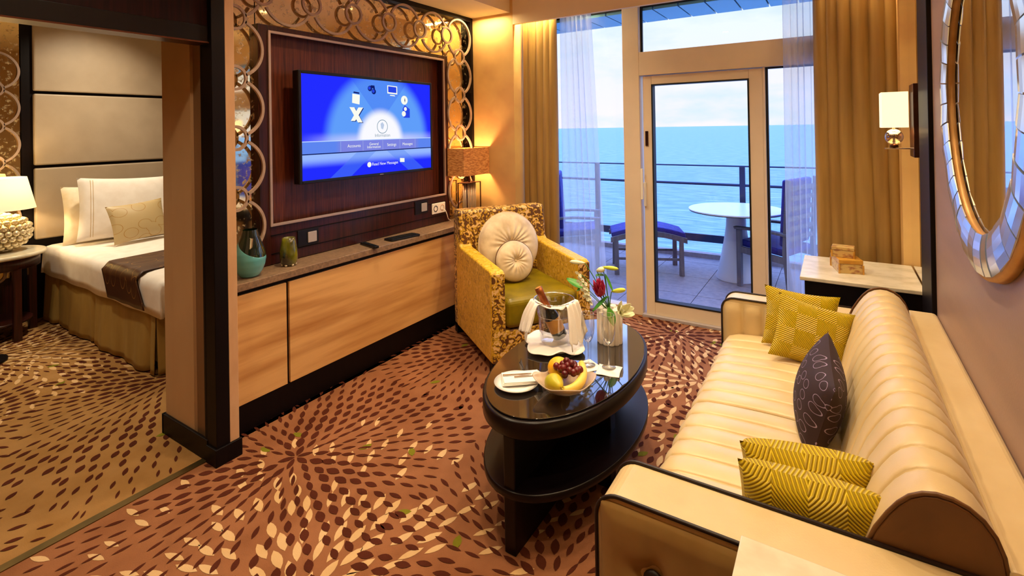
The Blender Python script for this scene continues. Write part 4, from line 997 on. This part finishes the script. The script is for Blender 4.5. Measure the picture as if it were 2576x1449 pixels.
# ---- flowers
V0 = Vector((VX, VY, TZ+.15))
def stem_pts(b, n=10, sag=.02):
    a = V0; b = Vector(b); return [a.lerp(b, i/n)+Vector((0, 0, sag*math.sin(PI*i/n))) for i in range(n+1)]
def leaf_mb(mb, a, b, wd, nrm=(0, -.3, 1), curl=.25):
    a = Vector(a); b = Vector(b); d = b-a; L_ = d.length; d.normalize(); s_ = d.cross(Vector(nrm)).normalized(); n_ = s_.cross(d)
    def fn(u, v):
        w_ = wd*math.sin(PI*min(.999, u*.97+.02))**.75*(v-.5); return a+d*L_*u+s_*w_+n_*(abs(v-.5)*wd*.3-curl*L_*u*u*.35+.0)
    mb.grid(14, 5, fn); return mb
def bud(name, label, tip_a, tip_b, r, mat='bud_green'):
    t = thing(name, label, 'flower', tuple(V0)); a = Vector(tip_a); b = Vector(tip_b)
    MB().tube(stem_pts(a), .0022, 6).build('stem', 'stem_green', parent=t)
    d = b-a; M = d.to_track_quat('Z', 'Y').to_matrix().to_4x4(); M.translation = a; L_ = d.length
    MB().lathe([(r*.25, 0), (r*.6, L_*.15), (r*.95, L_*.45), (r, L_*.68), (r*.75, L_*.88), (r*.2, L_)], n=14, M=M, sx=1, sy=.85).build('bud', mat, parent=t)
    return t
bud('lily_bud', 'closed yellow green lily bud at the top pointing right', (-.998, 2.40, .898), (-.908, 2.38, .905), .012)
bud('lily_bud', 'closed yellow green lily bud lower on the right', (-.952, 2.40, .782), (-.866, 2.36, .815), .014)
bud('lily_bud', 'opening pale yellow lily bud pointing up to the left', (-1.095, 2.40, .905), (-1.185, 2.41, .900), .013, 'petal_white')
bud('lily_bud', 'short pale bud in the middle of the bouquet', (-1.03, 2.40, .875), (-.985, 2.39, .892), .017, 'petal_white')
def open_flower(name, label, c, r, n, mat, nrm, cat='flower', cup=.5, rows=1):
    t = thing(name, label, cat, tuple(V0)); c = Vector(c)
    MB().tube(stem_pts(c, sag=.0), .0025, 6).build('stem', 'stem_green', parent=t)
    M = Vector(nrm).to_track_quat('Z', 'Y').to_matrix().to_4x4(); M.translation = c
    for k in range(n):
        row = k % rows; a = 2*PI*k/n; cu_ = cup*(1+.5*row); R = r*(1-.18*row)
        def fn(u, v):
            w_ = R*.34*math.sin(PI*min(.98, u*.93+.05))**.7*(v-.5)*2; rad = R*math.sin(u*1.25/(1+.6*cu_)); h = R*cu_*u*u+.25*abs(v-.5)*R*.3
            return Vector((rad*math.cos(a)-w_*math.sin(a), rad*math.sin(a)+w_*math.cos(a), h))
        MB().grid(8, 5, fn, M=M).build('petal', mat, parent=t, solid=.001)
    return t
open_flower('pink_flower', 'deep pink spiky flower in the middle of the bouquet', (-1.005, 2.385, .755), .055, 14, 'petal_pink', (-.02, -.35, 1), cup=1.3, rows=3)
open_flower('white_rose', 'creamy white open rose drooping at the right of the vase', (-.893, 2.37, .70), .062, 10, 'petal_white', (.8, -.4, .5), cup=.7, rows=3)
ws = thing('white_blossom_sprig', 'sprig of small white grey blossoms at the left of the bouquet', 'flower', tuple(V0))
MB().tube(stem_pts((-1.118, 2.39, .85)), .0022, 6).build('stem', 'stem_green', parent=ws)
rg = random.Random(9)
for (x, z) in ((-1.118, .852), (-1.104, .830), (-1.112, .810), (-1.088, .815), (-1.082, .790), (-1.096, .795), (-1.074, .768), (-1.090, .770), (-1.065, .745), (-1.079, .740), (-1.060, .722)):
    leaf_mb(leaf_mb(MB(), (x, 2.375, z), (x+.022, 2.36, z-.012), .017, (0, -1, .3), .1), (x, 2.375, z), (x-.014, 2.36, z+.014), .015, (0, -1, .3), .1).build('blossom', 'petal_white', parent=ws, solid=.001)
def leafy(label, base, tip, wd):
    t = thing('lily_leaf', label, 'leaf', tuple(V0)); leaf_mb(MB(), base, tip, wd).build('blade', 'leaf_green', parent=t, solid=.0008)
    MB().tube([V0, V0.lerp(Vector(base), .6), Vector(base)], .002, 6).build('stem', 'stem_green', parent=t)
leafy('broad dark green leaf at the far left of the bouquet', (-1.09, 2.40, .765), (-1.20, 2.40, .815), .055)
leafy('green leaf low in front of the vase mouth', (-.955, 2.37, .765), (-1.035, 2.34, .690), .034)
leafy('green leaf under the top lily bud', (-1.035, 2.40, .85), (-.99, 2.39, .86), .030)
leafy('long thin green leaf arching to the right', (-.985, 2.40, .865), (-.935, 2.38, .79), .014)
leafy('grey green leaf hanging over the right side of the vase', (-.955, 2.36, .715), (-.915, 2.33, .64), .040)
leafy('small green leaf beside the white blossoms', (-1.10, 2.40, .79), (-1.13, 2.37, .765), .022)

# ================================================================== CONSOLE ITEMS
v1 = thing('glass_vase', 'tall turquoise and dark green glass vase on the console by the cream post', 'vase', (-2.775, 1.605, .802))
NV = 56; prof1 = [(.0001, 0), (.036, 0), (.050, .006), (.066, .030), (.079, .065), (.084, .10), (.080, .135), (.070, .165), (.058, .195), (.046, .225), (.040, .25), (.038, .262)]
def vas(mb, lower):
    vv = []; c = Vector((-2.775, 1.605, .802)); H_ = .262
    def fn(a, b):
        i = b*(len(prof1)-1); k = min(int(i), len(prof1)-2); f = i-k; r = prof1[k][0]*(1-f)+prof1[k+1][0]*f; z = prof1[k][1]*(1-f)+prof1[k+1][1]*f
        th = 2*PI*a; cut = .162-.052*math.cos(th-.40)   # diagonal colour line
        if lower: z2 = min(z, cut); 
        else: z2 = max(z, cut)
        # radius at z2
        for q in range(len(prof1)-1):
            if prof1[q][1] <= z2 <= prof1[q+1][1] and prof1[q+1][1] > prof1[q][1]:
                g = (z2-prof1[q][1])/(prof1[q+1][1]-prof1[q][1]); r = prof1[q][0]*(1-g)+prof1[q+1][0]*g; break
        return c+Vector((r*math.cos(th)+.010*z2/H_, r*math.sin(th)*1.0, z2))
    return mb.grid(NV, 60, fn, closeu=True)
vas(MB(), True).build('turquoise_body', 'turquoise', parent=v1); vas(MB(), False).build('dark_neck', 'olive_glass', parent=v1)
v2 = thing('glass_vase', 'short amber green cut glass vase beside the turquoise vase', 'vase', (-2.785, 1.855, .802))
MB().lathe([(.0001, .004), (.036, .004), (.046, .02), (.052, .06), (.050, .10), (.042, .14), (.036, .168), (.033, .168), (.038, .14), (.045, .10), (.046, .06), (.040, .026), (.0001, .02)], (-2.785, 1.855, .802), 12, caps=False).build('body', 'amber_glass', parent=v2)
for k in range(6):
    a = 2*PI*k/6; MB().ball((-2.785+.036*math.cos(a), 1.855+.036*math.sin(a), .8105), .0085, 10).build('foot_bead', 'crystal', parent=v2)
rc = thing('remote_control', 'black television remote lying on the console top', 'remote', (-2.745, 2.445, .802))
Mr = Matrix.Translation((-2.745, 2.445, .802)) @ Matrix.Rotation(math.radians(-14), 4, 'Z')
MB().prism(round_rect(-.105, .105, -.021, .021, (.012,)*4), 'z', .0, .016, M=Mr).build('case', 'black_plastic', parent=rc, bevel=.004)
mb = MB()
for i in range(8):
    for j in range(3): mb.box(-.085+i*.022, -.073+i*.022, -.014+j*.010, -.008+j*.010, .016, .0185, M=Mr)
mb.build('buttons', 'gasket', parent=rc)
kb = thing('keyboard', 'flat black remote keyboard lying on the console top near the armchair', 'keyboard', (-2.74, 2.76, .802))
Mk = Matrix.Translation((-2.735, 2.755, .802)) @ Matrix.Rotation(math.radians(82), 4, 'Z')
MB().prism(round_rect(-.135, .135, -.052, .052, (.02,)*4), 'z', .0, .014, M=Mk).build('case', 'black_plastic', parent=kb, bevel=.004)
mb = MB()
for i in range(12):
    for j in range(4): mb.box(-.118+i*.0198, -.103+i*.0198, -.036+j*.018, -.022+j*.018, .014, .017, M=Mk)
mb.build('keys', 'gasket', parent=kb)
# lamp
LX, LY = -2.785, 3.650
tl_ = thing('table_lamp', 'table lamp with a woven rectangular shade and glass rod base beside the armchair', 'lamp', (LX, LY, .802))
sh = MB()
for (a, b, c_, d_) in ((-.09, .09, -.19, -.187), (-.09, .09, .187, .19), (-.09, -.087, -.187, .187), (.087, .09, -.187, .187)): sh.box(LX+a, LX+b, LY+c_, LY+d_, 1.198, 1.438)
sh.build('lamp_shade', 'shade_weave', parent=tl_)
B(LX-.060, LX+.060, LY-.11, LY+.11, .802, .818).build('foot', 'bronze', parent=tl_, bevel=.003)
mb = MB()
for (x, y) in ((-.05, -.10), (.05, -.10), (-.05, .10), (.05, .10)): mb.box(LX+x-.004, LX+x+.004, LY+y-.004, LY+y+.004, .818, 1.125)
mb.box(LX-.054, LX+.054, LY-.104, LY+.104, 1.125, 1.131); mb.build('base_frame', 'bronze', parent=tl_)
for i in range(7): MB().cyl((LX, LY-.085+.0283*i, .818), (LX, LY-.085+.0283*i, 1.125), .010, n=12).build('glass_rod', 'crystal', parent=tl_)
MB().cyl((LX, LY, 1.131), (LX, LY, 1.30), .008).build('neck', 'bronze', parent=tl_)
point('table_lamp_bulb', (LX+.0, LY, 1.32), 13, .03, (1, .66, .30))

# ================================================================== CURTAINS
def curtain(name, label, x0, x1, y, z0, z1, folds, amp, mat, seed, flare=0, thick=.004, skew=0):
    rr = random.Random(seed); ph = [rr.uniform(0, 6) for _ in range(6)]; nx = folds*16
    def fn(a, b):
        z = z0+(z1-z0)*b; x = x0+(x1-x0)*a; w_ = a+.02*math.sin(a*9+ph[0])+.006*math.sin(z*2+ph[1])
        k = 2*PI*folds*w_
        yy = y+amp*(math.sin(k+.25*math.sin(z*1.3+ph[2]))+.35*math.sin(2.3*k*.5+ph[3]+.6*(1-b)))*(.75+.35*math.sin(5*a+ph[4]))
        xx = x+amp*.5*math.cos(k)+flare*(1-b)*(a-.0)+skew*(1-b)
        return Vector((xx, yy, z))
    o = MB().grid(nx, 26, fn).build(name, mat, solid=thick); tag(o, label, 'curtain'); return o
curtain('curtain', 'olive gold curtain hanging left of the window beside the armchair', -2.405, -2.08, 4.0, .02, 2.79, 5, .052, 'curtain_gold', 2, flare=-.02, skew=-.0)
curtain('curtain', 'wide olive gold curtain hanging right of the balcony door', -.120, .325, 4.0, .02, 2.79, 6, .068, 'curtain_gold', 5)
curtain('sheer_curtain', 'white sheer curtain hanging beside the left gold curtain', -2.10, -1.80, 4.13, .02, 2.79, 6, .022, 'sheer', 3, flare=.13, thick=0)
curtain('sheer_curtain', 'white sheer curtain hanging beside the right gold curtain', -.31, -.10, 4.13, .02, 2.79, 5, .022, 'sheer', 8, thick=0)

# ================================================================== BALCONY FURNITURE
BTX, BTY = -.885, 5.72
bt = thing('balcony_table', 'round white balcony table on a flared white pedestal', 'table', (BTX, BTY, .004))
MB().lathe([(.46, .715), (.465, .718), (.465, .728), (.46, .731)], (BTX, BTY, 0), 64).build('table_top', 'table_white', parent=bt)
MB().lathe([(.46, .708), (.462, .714)], (BTX, BTY, 0), 64).build('edge_band', 'gasket', parent=bt)
MB().lathe([(.200, .004), (.200, .012), (.185, .08), (.155, .22), (.12, .40), (.098, .55), (.092, .66), (.10, .708)], (BTX, BTY, 0), 40).build('pedestal', 'table_plastic', parent=bt)
def bal_chair(name, label, loc, rz):
    t = thing(name, label, 'chair', loc, rz)     # local: faces +y, x = side
    b = lambda nm, mt, *a, bev=.004, par=t: MB().box(*a).build(nm, mt, parent=par, local=True, bevel=bev)
    for s_ in (-1, 1):
        b('leg', 'teak_grey', s_*.28-.022, s_*.28+.022, .22, .265, 0, .565)
        MB().prism([(-.27, 0), (-.22, 0), (-.18, .40), (-.22, 1.09), (-.26, 1.08), (-.225, .40)], 'x', s_*.28-.018, s_*.28+.018).build('back_post', 'teak_grey', parent=t, local=True, bevel=.003)
        MB().prism([(-.22, .56), (.0, .575), (.28, .565), (.29, .59), (.0, .60), (-.23, .585)], 'x', s_*.28-.03, s_*.28+.03).build('armrest', 'teak_grey', parent=t, local=True, bevel=.004)
        MB().prism([(-.20, .30), (.25, .34), (.25, .40), (-.20, .36)], 'x', s_*.28-.015, s_*.28+.015).build('seat_rail', 'teak_grey', parent=t, local=True)
    for k in range(6):
        z = .50+.095*k; y = -.205-.035*(z-.4)/.68
        b('back_slat', 'teak_grey', -.262, .262, y-.008, y+.008, z, z+.045)
    M = Matrix.Translation((0, .02, .405)) @ Matrix.Rotation(math.radians(5), 4, 'X')
    MB().box(-.255, .255, -.22, .235, -.03, .035, M=M).build('seat_cushion', 'navy_fabric', parent=t, local=True, bevel=.02)
    M2 = Matrix.Translation((0, -.175, .75)) @ Matrix.Rotation(math.radians(3.5), 4, 'X')
    MB().box(-.25, .25, -.03, .03, -.30, .33, M=M2).build('back_cushion', 'navy_fabric', parent=t, local=True, bevel=.02)
    return t
bal_chair('balcony_armchair', 'grey wooden balcony armchair with navy cushion to the right of the white table', (-.49, 5.64, .004), math.radians(68.8))
bal_chair('balcony_armchair', 'grey wooden balcony armchair with navy cushion on the left behind the sheer curtain', (-2.60, 5.46, .004), math.radians(-66))
fs = thing('footstool', 'grey wooden footstool with an arched navy striped cushion on the balcony', 'footstool', (-1.80, 5.60, .004), math.radians(24))
def arch(x): return .40+.075*math.cos(x/.40*PI/2)
for s_ in (-1, 1):
    MB().prism([(x, arch(x)) for x in [-.40+.08*i for i in range(11)]]+[(x, arch(x)-.055) for x in [.40-.08*i for i in range(11)]], 'y', s_*.22-.018, s_*.22+.018).build('side_rail', 'teak_grey', parent=fs, local=True)
    for x in (-.34, .34): MB().prism([(x-.025, 0), (x+.025, 0), (x+.02, .40), (x-.02, .40)], 'y', s_*.22-.022, s_*.22+.022).build('leg', 'teak_grey', parent=fs, local=True, bevel=.003)
    MB().box(-.33, .33, s_*.22-.008, s_*.22+.008, .16, .185).build('stretcher', 'teak_grey', parent=fs, local=True)
mb = MB(); mb.prism([(x, arch(x)+.045) for x in [-.39+.078*i for i in range(11)]]+[(x, arch(x)-.005) for x in [.39-.078*i for i in range(11)]], 'y', -.20, .20); cu_ = mb.build('cushion', 'navy_fabric', parent=fs, local=True, bevel=.012)
for y in (-.14, -.05, .05, .14):
    MB().tube([(x, y, arch(x)+.046) for x in [-.38+.076*i for i in range(11)]], .002, 5).build('stripe', 'stripe_fabric', parent=cu_, local=True)

# ================================================================== BEDROOM
HX = -5.95
hb = thing('headboard', 'tall cream upholstered headboard panels divided by dark strips behind the bed', 'headboard', (HX, 2.3, .0))
B(-5.995, HX-.005, 1.435, 3.45, .0, 2.715).build('frame', 'black_wood', parent=hb)
for (z0, z1) in ((.70, 1.325), (1.352, 1.982), (2.008, 2.62)): B(-5.96, -5.915, 1.508, 3.37, z0, z1).build('padded_panel', 'headboard', parent=hb, bevel=.012)
bf = thing('fretwork_mirror', 'antique mirror with looping ring fretwork left of the bedroom headboard', 'mirror', (-5.97, 1.0, .5))
B(-5.985, -5.975, .60, 1.43, .40, 2.70).build('mirror_glass', 'antique_mirror', parent=bf)
bigs = []; smalls = []
for c0 in (1.265, .955, .645):
    for i in range(6): bigs.append((c0, 2.17-.315*i)); smalls.append((c0+.0, 2.17-.315*(i+.5)))
mb = MB(); fret(mb, bigs, smalls, -5.968, -5.955, .158, .060, .017); mb.build('fretwork', 'bead_metal', parent=bf)
bd = thing('bed', 'double bed with a white duvet and gold pleated skirt in the next room', 'bed', (-4.85, 2.35, 0))
BYN, BYF = 1.55, 3.15
def rsheet(x0, x1, y0, y1, z0, z1, r, wob=.006):
    mb = MB(); nx, ny = 60, 44
    def fn(a, b):
        # wrapped sheet: param across sides
        u = (a*2-1)*1.25; v = (b*2-1)*1.22
        def wrap(t, half):
            s_ = 1 if t >= 0 else -1; t = abs(t)
            if t <= 1: return s_*half*min(1, t), 0
            return s_*half, (t-1)
        px, dx = wrap(u, (x1-x0)/2); py, dy = wrap(v, (y1-y0)/2)
        dz = max(dx/.25, dy/.22)
        e_ = 1-max(0, 1-min(1-min(1, abs(u)), 1-min(1, abs(v)))/.06)
        rr_ = max(0, 1-(1-min(1, max(abs(u), abs(v))))/.10)
        z = z1-r*.5*rr_**2-(z1-z0)*dz*.92
        X = (x0+x1)/2+px*(1+.012*math.sin(9*v)*dz); Y = (y0+y1)/2+py*(1+.008*math.sin(14*u)*dz)
        return Vector((X, Y, z+wob*noise.noise(Vector((X*3, Y*3, 0)))))
    mb.grid(nx, ny, fn); return mb
B(-5.9, -3.83, BYN+.04, BYF-.04, .08, .45).build('box_base', 'skirt', parent=bd)
rsheet(-5.90, -3.70, BYN, BYF, .42, .655, .06).build('duvet', 'linen', parent=bd, solid=.008)
B(-5.88, -3.76, BYN+.05, BYF-.05, .44, .63).build('mattress', 'linen', parent=bd, bevel=.05, bseg=4)
def skirt_side(p0, p1, n_out, pleat_at):
    mb = MB(); p0 = Vector(p0); p1 = Vector(p1); d = p1-p0; L_ = d.length; n_ = Vector(n_out)
    def fn(a, b):
        s_ = a*L_; off = .012*(1-b)*math.sin(s_*11)+.006*math.sin(s_*31)*(1-b)
        for q in pleat_at: off -= .045*math.exp(-((s_-q)/.022)**2)*(1-b*.75)
        p = p0+d*a+n_*(off+.020*(1-b)); p.z = .012+.44*b; return p
    mb.grid(120, 12, fn); return mb
skirt_side((-5.9, BYN+.02, 0), (-3.82, BYN+.02, 0), (0, -1, 0), (.30, 1.06, 1.98)).build('bed_skirt', 'skirt', parent=bd, solid=.004)
skirt_side((-3.82, BYN+.02, 0), (-3.82, BYF, 0), (1, 0, 0), (.10, .85, 1.45)).build('bed_skirt', 'skirt', parent=bd, solid=.004)
# runner
def run(a, b):
    x = -4.66+.58*a+.05*math.sin(b*3)*(1-a)-.16*b*(1)+.10
    t = b*1.0
    if t < .12: k = t/.12; y = BYN-.017; z = .43+.19*k; x += .10*(1-k)-.02
    elif t < .18: k = (t-.12)/.06; y = BYN-.017+.05*k; z = .62+.05*math.sin(k*PI/2)
    else: k = (t-.18)/.82; y = BYN+.033+1.4*k; z = .670
    return Vector((x, y, z+.002*math.sin(x*30)))
ro = MB().grid(24, 60, run).build('bed_runner', 'brown_rings', solid=.006); uvl = ro.data.uv_layers.new(name='uv')
for lp in ro.data.loops: co = ro.data.vertices[lp.vertex_index].co; uvl.data[lp.index].uv = (co.x*1.6, (co.y+co.z)*.8)
tag(ro, 'dark brown patterned runner across the foot of the bed', 'bed runner')
pillow('bed_pillow', 'white pillow lying lowest beside the headboard, behind the upright one', 'pillow', (-5.66, 1.93, .90), (.12, 1, -.03), (-.35, -.02, 1), .62, .52, .16, 'linen_warm', pinch=.06, pw=.4)
pillow('bed_pillow', 'upright white pillow with gold stitching behind the gold cushion', 'pillow', (-5.47, 2.02, .95), (.16, 1, -.05), (-.28, -.05, 1), .70, .56, .17, 'linen', pinch=.06, pw=.4)
pillow('bed_pillow', 'white pillow on the far side of the bed half hidden by the partition', 'pillow', (-5.52, 2.68, .95), (-.12, 1, 0), (-.28, 0, 1), .66, .54, .17, 'linen', pinch=.06, pw=.4)
Mst = frame_M((-5.47, 2.02, .95), (.16, 1, -.05), (-.28, -.05, 1))
pillow('throw_pillow', 'gold satin pillow with thin loop embroidery lying in front of the white pillows', 'pillow', (-5.22, 2.02, .845), (-.05, 1, .06), (-.35, .03, 1), .44, .34, .12, 'gold_rings', pinch=.07)
up_ = [o for o in COL.objects if o.name.startswith('bed_pillow')][1]
for k in (.245, .262):
    pts = [Mst @ Vector((-k, y, .17/2*(max(0, 1-(k/.35)**2)*max(0, 1-(y/.28)**2))**.4+.002)) for y in [-.25+.025*i for i in range(21)]]
    MB().tube(pts, .0014, 5).build('stitching', 'gold_thread', parent=up_)
# nightstand and lamp
NX, NY = -5.66, 1.215
ns = thing('nightstand', 'round bedside table with a tan top and dark legs beside the bed', 'nightstand', (NX, NY, 0))
MB().lathe([(.28, .648), (.29, .655), (.29, .676), (.28, .68)], (NX, NY, 0), 56).build('table_top', 'marble', parent=ns)
MB().lathe([(.25, .56), (.25, .648)], (NX, NY, 0), 48).build('apron', 'mahogany', parent=ns)
for a in (15, 105, 195, 285):
    x, y = NX+.225*math.cos(math.radians(a)), NY+.225*math.sin(math.radians(a)); B(x-.025, x+.025, y-.025, y+.025, 0, .57).build('leg', 'mahogany', parent=ns, bevel=.003)
MB().lathe([(.20, .12), (.20, .14)], (NX, NY, 0), 40).build('lower_shelf', 'mahogany', parent=ns)
sb = thing('beaded_stool', 'stack of silver spheres on a dark stand at the left edge of the photo', 'stand', (-5.10, 1.02, 0))
for z in (.20, .42, .64): MB().ball((-5.10, 1.02, z), .075, 20).build('sphere', 'chrome', parent=sb)
MB().cyl((-5.10, 1.02, .0), (-5.10, 1.02, .60), .02).build('rod', 'black_wood', parent=sb)
MB().lathe([(.12, 0), (.12, .02)], (-5.10, 1.02, 0), 24).build('foot', 'black_wood', parent=sb)
QX, QY = -5.68, 1.245
bl = thing('bedside_lamp', 'bedside lamp with a cream shade and a round beaded crystal base', 'lamp', (QX, QY, .68))
mb = MB(); rg = random.Random(2); R1, H1 = .17, .135
nb = 0
for i in range(9):
    ph = -1.35+2.7*i/8; nn = max(5, int(2*PI*math.cos(ph)*R1/.046))
    for k in range(nn):
        a = 2*PI*(k+.5*(i % 2))/nn; mb.ball((QX+R1*math.cos(ph)*math.cos(a), QY+R1*math.cos(ph)*math.sin(a), .835+H1*math.sin(ph)), .0235, 10)
mb.ball((QX, QY, .835), .135, 20, sc_=(1, 1, .85)); mb.build('beaded_base', 'crystal', parent=bl)
MB().lathe([(.06, .68), (.06, .705), (.03, .715)], (QX, QY, 0), 24).build('foot', 'chrome', parent=bl)
MB().cyl((QX, QY, .96), (QX, QY, 1.10), .008).build('neck', 'chrome', parent=bl)
MB().lathe([(.205, 1.02), (.150, 1.275)], (QX, QY, 0), 40, caps=False).build('lamp_shade', 'bedside_shade', parent=bl, solid=.003)
point('bedside_bulb', (QX, QY, 1.14), 12, .03, (1, .75, .42))
